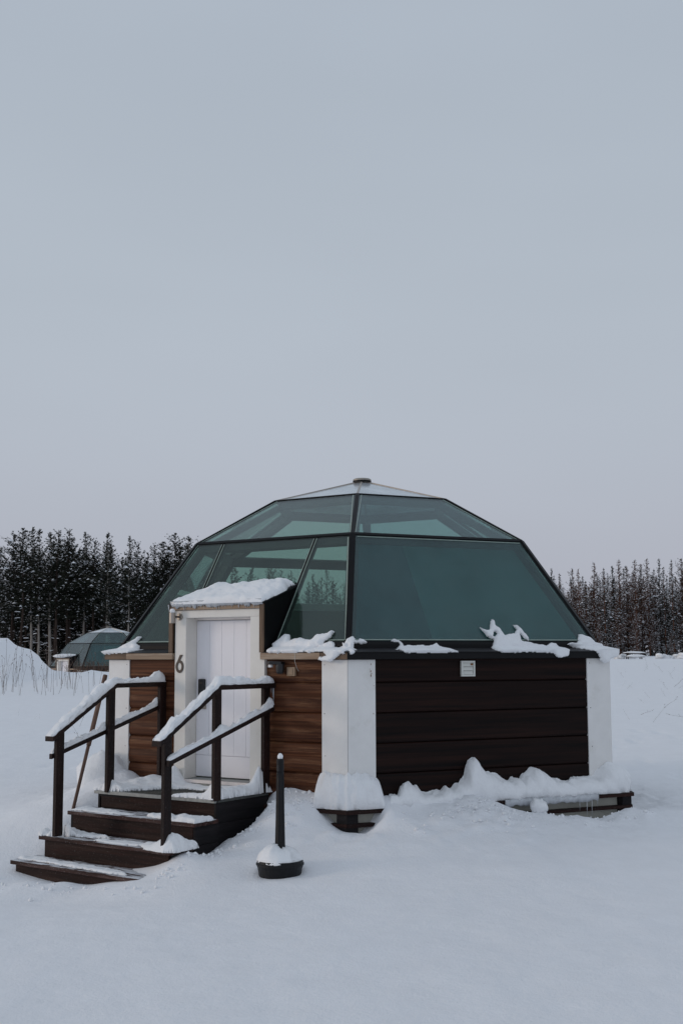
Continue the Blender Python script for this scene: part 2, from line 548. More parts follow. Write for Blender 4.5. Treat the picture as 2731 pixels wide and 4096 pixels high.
# soft falloff anchor ring so the correction dies out
_ang = np.linspace(0, 2 * np.pi, 28, endpoint=False)
_rx, _ry = 13 * np.cos(_ang), -2 + 13 * np.sin(_ang)
AX, AY = np.r_[_cx, _rx], np.r_[_cy, _ry]
RES = np.r_[_res, np.zeros(28)]
_A = -np.sqrt((AX[:, None] - AX) ** 2 + (AY[:, None] - AY) ** 2 + CB * CB)
_A += np.eye(len(AX)) * .012
_W = np.linalg.solve(_A, RES)
_pr = random.Random(5)
PITS = [(_pr.uniform(4.6, 9.5), _pr.uniform(-1, 11), _pr.uniform(.03, .09)) for _ in range(30)] + [(_pr.uniform(-8.5, -4.5), _pr.uniform(-2, 9), _pr.uniform(.02, .06)) for _ in range(14)]
def ground_h(x, y):
    x, y = np.asarray(x, float), np.asarray(y, float)
    sh = x.shape
    X, Y = x.ravel(), y.ravel()
    z = base_h(X, Y)
    near = (np.hypot(X, Y + 2) < 14)
    if near.any():
        xn, yn = X[near], Y[near]
        add = np.zeros(len(xn))
        for i in range(0, len(xn), 20000):
            sl = slice(i, i + 20000)
            K = -np.sqrt((xn[sl, None] - AX) ** 2 + (yn[sl, None] - AY) ** 2 + CB * CB)
            add[sl] = K @ _W
        add *= sstep(13.8, 10.5, np.hypot(xn, yn + 2))
        z[near] += add
    d = np.hypot(X - .8, Y + 18)
    z += .017 * fbm(X * .45, Y * .45, 3, 3) * sstep(60, 10, d) + .05 * fbm(X * .12, Y * .12, 8, 2) * sstep(1, 12, np.hypot(X, Y + 2))
    z += .007 * fbm(X * 2.6 + Y * .7, Y * 1.7, 5, 4) * sstep(45, 8, d)
    # wind ripples out on the open snow, disturbed crust near the walls
    rr_ = np.hypot(X, Y)
    z += .012 * fbm(X * 1.1, Y * 5.0, 15, 3) * sstep(4.5, 8, rr_) * sstep(70, 30, d) * sstep(-9, -3, Y)
    close = sstep(5.2, 4.0, rr_) * sstep(3.2, 3.9, rr_)
    z += close * .028 * np.maximum(fbm(X * 6, Y * 6, 31, 3), -.2)
    # pits and small tracks on the open snow to the right and left
    for (ax_, ay_, n_) in PITS:
        z -= n_ * np.exp(-((X - ax_) ** 2 + ((Y - ay_) * .8) ** 2) / .018)
        z += n_ * .5 * np.exp(-((X - ax_ + .16) ** 2 + ((Y - ay_ + .1) * .8) ** 2) / .02)
    # churned heap by the right wall
    q = PR(1.45, .55, 0)
    g = np.exp(-((X - q[0]) ** 2 + (Y - q[1]) ** 2) / .16)
    z += g * .07 * np.abs(fbm(X * 9, Y * 9, 41, 3))
    return z.reshape(sh)

def axis(lo_fine, hi_fine, step, lo, hi, grow=1.055, cap=40):
    a = list(np.arange(lo_fine, hi_fine, step))
    s, p = step, a[-1]
    up = []
    while p < hi:
        s = min(s * grow, cap)
        p += s
        up.append(p)
    s, p = step, a[0]
    dn = []
    while p > lo:
        s = min(s * grow, cap)
        p -= s
        dn.append(p)
    return np.array(dn[::-1] + a + up)
gx = axis(-5.6, 5.0, .045, -700, 700, 1.05)
# finer columns where the snow bank's outline shows
gx = np.unique(np.r_[gx, np.arange(-16.5, -9, .12), np.arange(5, 9.6, .10)])
gy = axis(-7.5, .5, .045, -60, 1100, 1.035)
GX, GY = np.meshgrid(gx, gy)
GZ = ground_h(GX, GY)
nx, ny = len(gx), len(gy)
me = bpy.data.meshes.new("snow_field")
V = np.stack([GX, GY, GZ], -1).reshape(-1, 3)
idx = np.arange(nx * ny).reshape(ny, nx)
q = np.stack([idx[:-1, :-1], idx[:-1, 1:], idx[1:, 1:], idx[1:, :-1]], -1).reshape(-1, 4)
me.vertices.add(len(V))
me.vertices.foreach_set("co", V.ravel())
me.loops.add(q.size)
me.loops.foreach_set("vertex_index", q.ravel())
me.polygons.add(len(q))
me.polygons.foreach_set("loop_start", np.arange(0, q.size, 4))
me.polygons.foreach_set("loop_total", np.full(len(q), 4))
me.update(calc_edges=True)
me.polygons.foreach_set("use_smooth", np.ones(len(q), bool))
me.materials.append(M['snow'])
go = bpy.data.objects.new("snow_field", me)
COL.objects.link(go)
go['kind'] = 'structure'
go['label'] = "smooth snow-covered ground with a drift banked up on the left"

# ------------------------------------------------------------------ the glass igloo
RB, ZB, RM, ZM, RT, ZT, ZA = 3.553, .2138, 2.5474, 1.5662, 1.3783, 2.2195, 2.5796
sky_panes = []
def build_igloo():
    root = thing("glass_igloo", (0, 0, -2.0), "big six-sided cabin with glass dome, white corner posts and white door numbered 6", "cabin")
    # ---- walls: log boards
    seams = [0.0, -.265, -.616, -.963, -1.306, -1.65, -1.93]
    def boards(k, u0, u1, mat, P):
        for i in range(len(seams) - 1):
            zt, zb = seams[i], seams[i + 1]
            h = zt - zb
            top = i == 0
            prof = [(-.045, zb), (-.036, zb + .004), (-.024, zb + .014), (-.013, zb + .04), (-.010, zb + h * .28), (-.020, zb + h * .46), (-.021, zb + h * .52), (-.010, zb + h * .68), (-.012, zb + h * .80), (-.024, zt - .016), (-.036, zt - .005), (-.045, zt)]
            if top:
                prof = [(-.045, zb), (-.033, zb + .004), (-.022, zb + .018), (-.017, zb + .08), (-.017, zt), (-.045, zt)]
            if mat == M['wood_right'] and not top:      # planed flatter on the dark sides
                prof = [(-.045, zb), (-.036, zb + .003), (-.024, zb + .009), (-.0165, zb + .025), (-.015, zb + h * .3), (-.015, zt - .03), (-.019, zt - .010), (-.032, zt - .003), (-.045, zt)]
            poly = [(n, z) for n, z in prof] + [(-.10, zt), (-.10, zb)]
            mb = MB()
            segs = 2
            mb.prism([P(u0, n, z) for n, z in poly], P(u1, 0, 0) - P(u0, 0, 0))
            mk("wall_board", mb, mat, root)
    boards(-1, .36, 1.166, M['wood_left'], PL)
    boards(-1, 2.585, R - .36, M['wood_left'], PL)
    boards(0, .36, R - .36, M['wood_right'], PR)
    for k in range(1, 5):
        e = (corner(k + 1) - corner(k)) / R
        nn = corner(k) + corner(k + 1)
        nn /= np.linalg.norm(nn)
        P = lambda u, n, z, e=e, nn=nn, k=k: corner(k) + e * u + nn * n + UP * z
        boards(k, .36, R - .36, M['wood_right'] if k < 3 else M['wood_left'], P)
    # ---- inner lining and floor
    mb = MB()
    for k in range(5):
        mb.prism([corner(k, R - .11 / SQ, z) for z in (-1.9, .12)] + [corner(k + 1, R - .11 / SQ, z) for z in (.12, -1.9)], -(corner(k) + corner(k + 1)) / 2 / R / SQ * .04)
    for a, b in ((.13, 1.17), (2.60, R - .13)):
        mb.prism([PL(a, -.11, -1.9), PL(b, -.11, -1.9), PL(b, -.11, .08), PL(a, -.11, .08)], -nL * .04)
    mk("inner_wall", mb, M['lining'], root)
    mb = MB()
    mb.prism([corner(k, R - .2, -1.56) for k in range(6)], (0, 0, .06))
    mk("inner_floor", mb, M['floor_in'], root)
    # ---- corner boards (two per corner)
    w, t = .36, .06
    for k in range(6):
        for sgn in (1, -1):
            c = corner(k)
            e = (corner(k + sgn) - c) / R
            nn = corner(k) + corner(k + sgn)
            nn /= np.linalg.norm(nn)
            gap = .0018
            z0 = -1.70
            poly = [c + e * gap, c + e * w, c + e * w - nn * t, c + e * (gap + t * .577) - nn * t]
            mb = MB()
            mb.prism([p + UP * z0 for p in poly], UP * (-.001 - z0))
            mk("corner_board", mb, M['white_board'], root, bevel=.004)
            # nail heads and paint chips
            if (k, sgn) == (0, 1):
                for (uu_, zz_, r_) in ((.30, -.055, .007), (.285, -.11, .004), (.297, -.135, .009), (.306, -.162, .006), (.30, -.185, .010), (.335, -.30, .004), (.33, -.62, .006)):
                    m2 = MB()
                    cc = c + e * uu_ + UP * zz_ + nn * .001
                    m2.prism([cc + e * r_ * math.cos(a) * .6 + UP * r_ * math.sin(a) * 1.5 for a in np.linspace(0, 2 * math.pi, 7)[:-1]], nn * .002)
                    mk("paint_chip", m2, M['rust'], root)
            if (k, sgn) in ((0, -1), (1, -1), (-1, 1), (5, 1)):
                for (uu_, zz_, r_) in ((.32, -.06, .005), (.32, -.62, .006), (.31, -1.1, .005)):
                    m2 = MB()
                    cc = c + e * uu_ + UP * zz_ + nn * .001
                    m2.prism([cc + e * r_ * math.cos(a) + UP * r_ * math.sin(a) for a in np.linspace(0, 2 * math.pi, 7)[:-1]], nn * .002)
                    mk("nail_head", m2, M['brown_metal'], root)
    # ---- fascia band under the eave
    def fascia(s0, s1, mat, n1=.052, z0=.003, z1=.082, name="fascia"):
        mb = MB()
        rings = []
        for s in (s0, s1):
            rings.append([band(s, n, z) for n, z in ((-.03, z0), (n1, z0), (n1, z1), (-.03, z1))])
        mb.loft(rings, True, True, rings[1][0] - rings[0][0])
        mk(name, mb, mat, root, bevel=.003)
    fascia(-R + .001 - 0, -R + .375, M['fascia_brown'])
    fascia(-R + .378, -2.59, M['fascia_tan_sheen'], .056)
    fascia(-1.228, -.378, M['fascia_tan_sheen'], .056)
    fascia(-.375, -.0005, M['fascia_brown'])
    fascia(.0005, R - .001, M['black_metal'])  # same fascia band as on the left, without the painted sheen
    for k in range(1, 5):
        fascia(k * R + .001, (k + 1) * R - .001, M['black_metal'] if k < 3 else M['fascia_tan_sheen'])
    # ---- sloped flashing + upright base frame below the glass
    def strip(s0, s1, prof, mat, name, bev=0):
        mb = MB()
        rings = [[band(s, n, z) for n, z in prof] for s in (s0, s1)]
        mb.loft(rings, True, True, rings[1][0] - rings[0][0])
        return mk(name, mb, mat, root, bevel=bev)
    fl = [(.062, .083), (.064, .090), (-.125, .134), (-.125, .083)]
    bf = [(-.127, .083), (-.127, .175), (-.142, .2100), (-.21, .2150), (-.21, .083)]
    segs = [(-R + .001, -2.665), (-1.165, -.001), (.001, R - .001)] + [(k * R + .001, (k + 1) * R - .001) for k in range(1, 5)]
    for a, b in segs:
        strip(a, b, fl, M['dark_sheet'], "eave_flashing")
        strip(a, b, bf, M['black_metal'], "dome_base_rail")
    # ---- dome: frames per face
    def face(k):
        a, b = corner(k), corner(k + 1)
        e = (b - a) / R
        nn = (a + b) / np.linalg.norm(a + b)
        return e, nn
    levels = [(RB, ZB), (RM, ZM), (RT, ZT)]
    def slope_frame(k, lo, hi):
        e, nn = face(k)
        (r1, z1), (r2, z2) = lo, hi
        A = nn * r1 * SQ + UP * z1
        B = nn * r2 * SQ + UP * z2
        v = (B - A)
        ln = np.linalg.norm(v)
        v = v / ln
        N = np.cross(e, v)
        if N @ nn < 0:
            N = -N
        return A, e, v, N, ln
    def inset(poly, d):
        n = len(poly)
        out = []
        c = np.mean(poly, axis=0)
        for i in range(n):
            p0, p1, p2 = (np.array(poly[j % n], float) for j in (i - 1, i, i + 1))
            def off(a, b):
                t_ = (b - a) / np.linalg.norm(b - a)
                nn_ = np.array([-t_[1], t_[0]])
                if (c - a) @ nn_ < 0:
                    nn_ = -nn_
                return a + nn_ * d, t_
            a1, t1 = off(p0, p1)
            a2, t2 = off(p1, p2)
            m_ = np.array([t1, -t2]).T
            s_ = np.linalg.solve(m_, a2 - a1)
            out.append(a1 + t1 * s_[0])
        return out
    def pane(fr, poly, mat, name="glass_pane", th=.012, lift=-.002):
        A, e, v, N, ln = fr
        mb = MB()
        pts = [A + e * p[0] + v * p[1] + N * lift for p in poly]
        mb.prism(pts, -N * th, e)
        o_ = mk(name, mb, mat, root)
        if fr[3] @ nL > .5 and name == "glass_pane":
            sky_panes.append(o_.data.name)
        return o_
    def strip2(fr, p, q, wd, side, mat=None, name="glass_edge", lift=.0015, th=.006):
        """thin pale strip inside the pane edge p->q"""
        A, e, v, N, ln = fr
        p, q = np.array(p, float), np.array(q, float)
        t_ = (q - p) / np.linalg.norm(q - p)
        s_ = np.array([-t_[1], t_[0]]) * side
        pts2 = [p, q, q + s_ * wd, p + s_ * wd]
        mb = MB()
        mb.prism([A + e * x + v * y + N * lift for x, y in pts2], -N * th, e)
        mk(name, mb, mat or M['seal'], root)
    for k in range(-1, 5):
        gl = M['glass_right'] if k == 0 else M['glass']
        # lower band
        fr = slope_frame(k, levels[0], levels[1])
        ln = fr[4]
        hb, ht = RB / 2, RM / 2
        trap = [(-hb, 0), (hb, 0), (ht, ln), (-ht, ln)]
        if k == -1:
            # face() runs left corner -> front corner, so x = R/2 - u
            xa, xb = R / 2 - 2.66, R / 2 - 1.15        # mullions
            sl = (hb - ht) / ln
            vc = (.945 - ZB) / (ZM - ZB) * ln           # above the porch roof
            pl = [(-hb, 0), (xa, 0), (xa, ln), (-ht, ln)]
            pm = [(xa, vc), (xb, vc), (xb, ln), (xa, ln)]
            pr = [(xb, 0), (hb, 0), (ht, ln), (xb, ln)]
            for pp in (pl, pm, pr):
                ii = inset(pp, .022)
                pane(fr, ii, gl)
            A, e, v, N, _ = fr
            for xm in (xa, xb):
                mb = MB()
                o = A + e * (xm - .014) + v * .0 + N * .006
                mb.box(o, e * .028, v * ln, -N * .09)
                mk("mullion", mb, M['black_metal'], root, bevel=.003)
                for s_ in (-1, 1):
                    strip2(fr, (xm + s_ * .015, vc if s_ * (1 if xm == xa else -1) > 0 else 0.03), (xm + s_ * .015, ln - .04), .010, -s_)
            strip2(fr, (-hb + .05, .012), (xa - .02, .012), .014, 1)
            strip2(fr, (xb + .02, .012), (hb - .05, .012), .010, 1)
            d_ = np.array([ht - hb, ln]) / np.hypot(ht - hb, ln)
            strip2(fr, (-hb + .028, .01), (-ht + .028, ln - .02), .014, -1)
            strip2(fr, (hb - .042, .02), (ht - .042, ln - .05), .016, 1)
        else:
            pane(fr, inset(trap, .022), gl)
            strip2(fr, (-hb + .06, .014), (hb - .06, .014), .012, 1)
            strip2(fr, (-ht + .05, ln - .045), (ht - .05, ln - .045), .010, 1)
        # upper band
        fr2 = slope_frame(k, levels[1], levels[2])
        ln2 = fr2[4]
        trap2 = [(-RM / 2, 0), (RM / 2, 0), (RT / 2, ln2), (-RT / 2, ln2)]
        pane(fr2, inset(trap2, .02), gl)
        strip2(fr2, (RM / 2 - .045, .03), (RT / 2 - .045, ln2 - .03), .013, 1)
        strip2(fr2, (-RM / 2 + .045, .03), (-RT / 2 + .045, ln2 - .03), .011, -1)
        # apex facet
        fr3 = slope_frame(k, levels[2], (0.0, ZA))
        ln3 = fr3[4]
        pane(fr3, inset([(-RT / 2, 0), (RT / 2, 0), (0, ln3)], .012), M['glass_top'], "roof_pane")
    # ribs along the hips (outside cap + inner beam), rings
    def bar(p, q, outn, wout, proud, depth, mat, name):
        p, q, outn = (np.array(x, float) for x in (p, q, outn))
        d = q - p
        dl = d / np.linalg.norm(d)
        outn = outn - dl * (outn @ dl)
        outn /= np.linalg.norm(outn)
        s_ = np.cross(dl, outn)
        mb = MB()
        mb.box(p - s_ * wout / 2 + outn * proud, s_ * wout, d, -outn * depth)
        return mk(name, mb, mat, root, bevel=.004)
    for k in range(6):
        c = corner(k, 1.0)
        o1 = c + UP * .64
        o2 = c + UP * 1.54
        bar(corner(k, RB, ZB), corner(k, RM, ZM), o1, .075, .010, .05, M['black_metal'], "rib_cap")
        bar(corner(k, RM, ZM), corner(k, RT, ZT), o2, .055, .010, .045, M['black_metal'], "rib_cap")
        bar(corner(k, RT, ZT), corner(k, .10, ZA - .022), c + UP * 3.3, .028, .008, .03, M['steel'], "roof_rib")
        bar(corner(k, RB - .06, ZB - .03), corner(k, RM - .045, ZM - .03), o1, .14, -.02, .10, M['frame_in'], "inner_rib")
        bar(corner(k, RM - .03, ZM - .045), corner(k, RT - .03, ZT - .045), o2, .12, -.02, .09, M['frame_in'], "inner_rib")
        a, b = corner(k), corner(k + 1)
        nn = (a + b) / np.linalg.norm(a + b)
        bar(corner(k, RM, ZM), corner(k + 1, RM, ZM), nn + UP * .95, .045, .010, .04, M['black_metal'], "ring_beam")
        bar(corner(k, RT, ZT), corner(k + 1, RT, ZT), nn + UP * 2.2, .024, .008, .03, M['black_metal'], "ring_beam")
        bar(corner(k, RM - .07, ZM - .05), corner(k + 1, RM - .07, ZM - .05), nn + UP * .45, .15, 0, .07, M['frame_in'], "inner_ring")
        bar(corner(k, RT - .06, ZT - .05), corner(k + 1, RT - .06, ZT - .05), nn + UP * 1.2, .13, 0, .06, M['frame_in'], "inner_ring")
        if k != 5:
            bar(corner(k, RB - .08, ZB - .02), corner(k + 1, RB - .08, ZB - .02), nn + UP * .5, .10, 0, .08, M['frame_in'], "inner_ring")
    # apex cap
    mb = MB()
    rings = []
    for r, z in ((.085, ZA - .035), (.120, ZA - .02), (.124, ZA - .006), (.134, ZA + .004), (.132, ZA + .024), (.11, ZA + .036), (.05, ZA + .040)):
        rings.append([(r * math.cos(a), r * math.sin(a), z) for a in np.linspace(0, 2 * math.pi, 29)[:-1]])
    mb.loft(rings)
    mk("apex_cap", mb, m_plain("apex_cap_metal", (.34, .31, .27), .5, .4, .5, .2, 9, .1), root, smooth=False, bevel=.003)
    mb = MB()
    mb.tube([(0, 0, ZA - .020), (0, 0, ZA + .003)], .136, 28)
    mk("apex_gasket", mb, M['black_metal'], root)
    # ---- blinds
    fr = slope_frame(0, levels[0], levels[1])
    A, e, v, N, ln = fr
    hb, ht = RB / 2 - .10, RM / 2 - .09
    xs = -.56
    topx = lambda y, s: s * (hb + (ht - hb) * y / ln)
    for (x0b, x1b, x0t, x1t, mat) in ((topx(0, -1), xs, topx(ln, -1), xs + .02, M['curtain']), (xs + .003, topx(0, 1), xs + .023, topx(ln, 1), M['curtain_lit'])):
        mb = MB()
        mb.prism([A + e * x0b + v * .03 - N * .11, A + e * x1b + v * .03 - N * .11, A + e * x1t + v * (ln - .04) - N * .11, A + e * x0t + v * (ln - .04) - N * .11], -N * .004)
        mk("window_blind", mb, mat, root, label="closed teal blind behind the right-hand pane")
    for k in (1, 2, 3, 4):
        fr = slope_frame(k, levels[0], levels[1])
        A, e, v, N, ln = fr
        f1, f2 = (.845 - ZB) / (ZM - ZB), (.955 - ZB) / (ZM - ZB)
        hw = lambda f: (RB / 2 + (RM / 2 - RB / 2) * f) - .10
        for fa, fb, mat, nm in ((0.01, f1, M['blind'], "window_blind"), (f1 + .003, f2, M['blind_head'], "blind_rail")):
            mb = MB()
            mb.prism([A + e * -hw(fa) + v * ln * fa - N * .13, A + e * hw(fa) + v * ln * fa - N * .13, A + e * hw(fb) + v * ln * fb - N * .13, A + e * -hw(fb) + v * ln * fb - N * .13], -N * .006)
            mk(nm, mb, mat, root)
    # ---- porch around the door
    ul, ur = 2.66, 1.168       # outer sides
    cheek = [(.028, .695), (-.605, .905), (-.640, .955), (-.155, .2), (-.155, .084), (.028, .084)]
    for u in (ur, ul):
        mb = MB()
        s_ = .03 if u == ur else -.03
        mb.prism([PL(u, n, z) for n, z in cheek], eL * s_)
        mk("porch_cheek", mb, M['cheek'], root, bevel=.002)
    mb = MB()
    mb.prism([PL(ur - .012, n, z) for n, z in ((.075, .672), (.075, .700), (-.64, .938), (-.64, .905))], eL * (ul - ur + .024))
    mk("porch_roof", mb, M['dark_sheet'], root, bevel=.003)
    for u0_, u1_ in ((1.170, 1.228), (2.603, 2.662)):
        mb = MB()
        mb.box(PL(u0_, .030, .086), eL * (u1_ - u0_), nL * .030, UP * .585)
        mk("porch_trim", mb, M['fascia_brown'], root, bevel=.003)
    mb = MB()
    mb.box(PL(1.229, .030, .617), eL * 1.373, nL * .026, UP * .054)
    mk("porch_fascia", mb, M['fascia_tan_sheen'], root, bevel=.003)
    # door frame
    zf = -1.52
    for nm, (a, b, c, d) in (("jamb", (1.170, 1.385, zf, .520)), ("jamb", (2.402, 2.582, zf, .520))):
        mb = MB()
        mb.box(PL(a, -.20, c), eL * (b - a), nL * .228, UP * (d - c))
        mk("door_jamb", mb, M['frame_white'], root, bevel=.004)
    mb = MB()
    mb.box(PL(1.172, -.20, .5205), eL * 1.428, nL * .226, UP * .095)
    mk("door_lintel", mb, M['frame_white'], root, bevel=.004)
    mb = MB()
    mb.box(PL(1.386, -.150, .492), eL * 1.015, nL * .012, UP * .028)
    mk("door_head_strip", mb, M['sill'], root)
    # threshold
    mb = MB()
    mb.box(PL(1.386, -.19, -1.500), eL * 1.015, nL * .262, UP * .040)
    mk("threshold", mb, M['sill'], root, bevel=.006)
    mb = MB()
    mb.box(PL(1.40, -.185, -1.4595), eL * .99, nL * .225, UP * .004)
    mk("threshold_plate", mb, M['grate'], root)
    mb = MB()
    mb.box(PL(1.386, .005, -1.54), eL * 1.015, nL * .05, UP * .039)
    mk("threshold", mb, M['grate'], root, bevel=.004)
    # door leaf: planks
    door = MB()
    door.box(PL(1.386, -.225, -1.445), eL * 1.015, nL * .03, UP * 1.935)
    dl = mk("door", door, M['white_door'], root)
    gro = [1.388, 1.4085, 1.607, 1.799, 1.995, 2.194, 2.399]
    for i in range(1, len(gro) - 1):
        mb = MB()
        g = .0014
        mb.box(PL(gro[i] + g, -.195, -1.178), eL * (gro[i + 1] - gro[i] - 2 * g), nL * .016, UP * 1.662)
        mk("door_plank", mb, M['white_door'], dl, bevel=.0025)
    mb = MB()
    mb.box(PL(1.390, -.195, -1.440), eL * 1.007, nL * .016, UP * .256)
    mk("door_rail", mb, M['white_door'], dl, bevel=.0025)
    mb = MB()
    mb.box(PL(1.390, -.195, -1.178), eL * .0165, nL * .016, UP * 1.662)
    mk("door_plank", mb, M['white_door'], dl, bevel=.002)
    # lock and handle
    mb = MB()
    mb.box(PL(2.245, -.179, -.455), eL * .095, nL * .045, UP * .215)
    mk("door_lock", mb, M['black_plastic'], dl, bevel=.012)
    mb = MB()
    mb.box(PL(2.262, -.133, -.300), eL * .05, nL * .004, UP * .018)
    mk("lock_reader", mb, M['brown_metal'], dl, bevel=.001)
    mb = MB()
    mb.box(PL(2.235, -.179, -.615), eL * .10, nL * .014, UP * .155)
    mk("lock_plate", mb, M['steel'], dl, bevel=.004)
    mb = MB()
    mb.tube([PL(2.31, -.165, -.53), PL(2.31, -.12, -.53), PL(2.30, -.11, -.53), PL(2.20, -.11, -.53)], .011, 10)
    mk("door_handle", mb, M['black_plastic'], dl, smooth=True)
    # house number 6
    mb = MB()
    cu, cz_, n0 = 2.498, -.085, .0285
    a_o, b_o, a_i, b_i = .064, .079, .033, .047
    outer = [(a_o * math.cos(t), b_o * math.sin(t)) for t in np.linspace(0, 2 * math.pi, 33)[:-1]]
    inner = [(a_i * math.cos(t), b_i * math.sin(t)) for t in np.linspace(0, 2 * math.pi, 33)[:-1]]
    ringsv = []
    for (x, y), (xi, yi) in zip(outer, inner):
        ringsv.append([PL(cu - x, n0, cz_ + y), PL(cu - x, n0 + .008, cz_ + y), PL(cu - xi, n0 + .008, cz_ + yi), PL(cu - xi, n0, cz_ + yi)])
    n_ = len(ringsv)
    vv = [p for r_ in ringsv for p in r_]
    ff = []
    for i in range(n_):
        j = (i + 1) % n_
        for m_ in range(4):
            ff.append((i * 4 + m_, j * 4 + m_, j * 4 + (m_ + 1) % 4, i * 4 + (m_ + 1) % 4))
    mb.add(vv, ff)
    stem = [(-.0625, .012), (.004, .146), (.050, .146), (-.012, .050), (-.034, .030)]
    mb.prism([PL(cu - x, n0, cz_ + y) for x, y in stem], nL * .0079)
    mk("house_number", mb, M['brown_metal'], root, label="dark numeral 6 on the left door jamb")
    # wall lamp on the left jamb
    lm = MB()
    cyl = lambda mbx, p, q, r, seg=20: mbx.tube([p, q], r, seg)
    cyl(lm, PL(2.50, .028, .535), PL(2.50, .046, .535), .044, 24)
    lmp = mk("wall_lamp", lm, M['steel'], root, bevel=.004)
    mb = MB()
    cyl(mb, PL(2.50, .046, .535), PL(2.535, .115, .535), .012, 12)
    mk("lamp_arm", mb, M['brown_metal'], lmp)
    mb = MB()
    cyl(mb, PL(2.545, .125, .455), PL(2.545, .125, .585), .037, 24)
    mk("lamp_cylinder", mb, M['steel'], lmp, bevel=.003)
    # motion sensor and bell push beside the door
    sm = MB()
    rings = [[PL(.925 + r * math.cos(a), .05 + r * math.sin(a) * .8, z) for a in np.linspace(0, 2 * math.pi, 17)[:-1]] for r, z in ((.036, -.165), (.048, -.145), (.055, -.085), (.056, -.05))]
    sm.loft(rings)
    so = mk("motion_sensor", sm, M['black_plastic'], root, bevel=.003)
    mb = MB()
    mb.prism([PL(u, n, z) for u, n, z in ((.885, .0, -.062), (.885, .085, -.060), (1.03, .13, -.055), (1.06, .12, -.052), (1.06, .02, -.052), (1.0, 0.0, -.060))], UP * .038)
    mk("sensor_hood", mb, M['black_plastic'], so, bevel=.008)
    mb = MB()
    mb.box(PL(1.012, .068, -.090), eL * .042, nL * .045, UP * .033)
    mk("sensor_lens", mb, M['lampglass'], so, bevel=.004)
    mb = MB()
    mb.box(PL(.735, -.018, -.192), eL * .115, nL * .034, UP * .105)
    sw = mk("wall_switch", mb, M['tan_plastic'], root, bevel=.004)
    mb = MB()
    mb.box(PL(.762, .0165, -.178), eL * .07, nL * .006, UP * .076)
    mk("switch_rocker", mb, M['tan_plastic'], sw, bevel=.002)
    mb = MB()
    mb.tube([PL(.70, .060, .08), PL(.70, .062, -.02), PL(.697, .03, -.09), PL(.695, -.008, -.135)], .0018, 5)
    mk("drip_wire", mb, M['vent'], root)
    # vent on the right wall
    vb = MB()
    u0_, u1_, z0_, z1_ = 1.517, 1.708, -.208, -.022
    fw_ = .022
    for a, b, c, d in ((u0_, u1_, z0_, z0_ + fw_), (u0_, u1_, z1_ - fw_, z1_), (u0_, u0_ + fw_, z0_ + fw_, z1_ - fw_), (u1_ - fw_, u1_, z0_ + fw_, z1_ - fw_)):
        vb.box(PR(a, -.016, c), eR * (b - a), nR * .034, UP * (d - c))
    vo = mk("wall_vent", vb, M['vent'], root, bevel=.002)
    for i in range(3):
        zz = z0_ + fw_ + i * (z1_ - z0_ - 2 * fw_) / 3
        hh = (z1_ - z0_ - 2 * fw_) / 3
        mb = MB()
        mb.prism([PR(u0_ + fw_ + .003, n, z) for n, z in ((.006, zz + .001), (.012, zz + .003), (-.002, zz + hh - .001), (-.010, zz + hh - .001))], eR * (u1_ - u0_ - 2 * fw_ - .006))
        mk("vent_slat", mb, M['vent'], vo)
    mb = MB()
    mb.prism([PR(1.665 + .018 * math.cos(a), .0125, -.065 + .012 * math.sin(a)) for a in np.linspace(0, 2 * math.pi, 8)[:-1]], nR * -.012)
    mk("rust_spot", mb, M['rust'], vo)
    # ---- plinth ledge around the foot
    for k in range(6):
        s0, s1 = k * R, (k + 1) * R
        if k == 5:          # ledge is interrupted by the steps
            parts = [(-R + .001, -3.02), (-1.08, -.001)]
        else:
            parts = [(s0 + .001, s1 - .001)]
        for a, b in parts:
            strip(a, b, [(.0, -1.715), (.238, -1.715), (.238, -1.670), (.0, -1.670)], M['wood_riser'], "ledge_board", .004)
            strip(a, b, [(.06, -2.25), (.135, -2.25), (.135, -1.716), (.06, -1.716)], M['cream'], "plinth_panel")
            strip(a, b, [(.136, -1.862), (.218, -1.862), (.218, -1.820), (.136, -1.820)], M['wood_riser'], "ledge_board", .004)
            strip(a, b, [(.136, -2.012), (.218, -2.012), (.218, -1.970), (.136, -1.970)], M['wood_riser'], "ledge_board", .004)
        for ds in (.0, ):
            for sg in (1, -1):
                c0 = k * R
                a, b = (c0 + .001, c0 + .13) if sg > 0 else (c0 - .13, c0 - .001)
                strip(a, b, [(.14, -2.2), (.205, -2.2), (.205, -1.7165), (.14, -1.7165)], M['wood_skirt'], "plinth_post")
    return root
igloo = build_igloo()

igloo_far = copy_tree(igloo)
igloo_far.location = (-18.38, 58.3, -2.0 - .82)
igloo_far.rotation_euler = (0, 0, rad(-11.5))
igloo_far['label'] = "small distant glass-domed cabin half hidden behind the snow bank"
igloo_far['group'] = igloo['group'] = "glass igloo cabins"
# the far one shows no such numeral or wire
for ch in list(igloo_far.children):
    if ch.type == 'MESH' and ch.data.name in sky_panes:     # door-side panes carry the sky's reflection as a painted film
        ch.data = ch.data.copy()
        ch.data.materials[0] = M['glass_sky_film']
    if ch.name.startswith(("house_number", "drip_wire", "paint_chip", "nail_head")):
        bpy.data.objects.remove(ch)

def far_pt(p):
    a = rad(-11.5)
    return np.array([p[0] * math.cos(a) - p[1] * math.sin(a) - 18.38, p[0] * math.sin(a) + p[1] * math.cos(a) + 58.3, p[2] - .82])

# ------------------------------------------------------------------ entrance steps
steps = thing("entrance_steps", tuple(PL(2.05, 1.2, -2.4)), "dark wooden steps with a metal grating landing leading up to the white door", "steps")
ZP = -1.545
def quad_box(name, pts, dz, mat, parent, bevel=.004, ax=None):
    mb = MB()
    mb.prism(pts, UP * dz, ax if ax is not None else pts[1] - pts[0])
    return mk(name, mb, mat, parent, bevel=bevel)
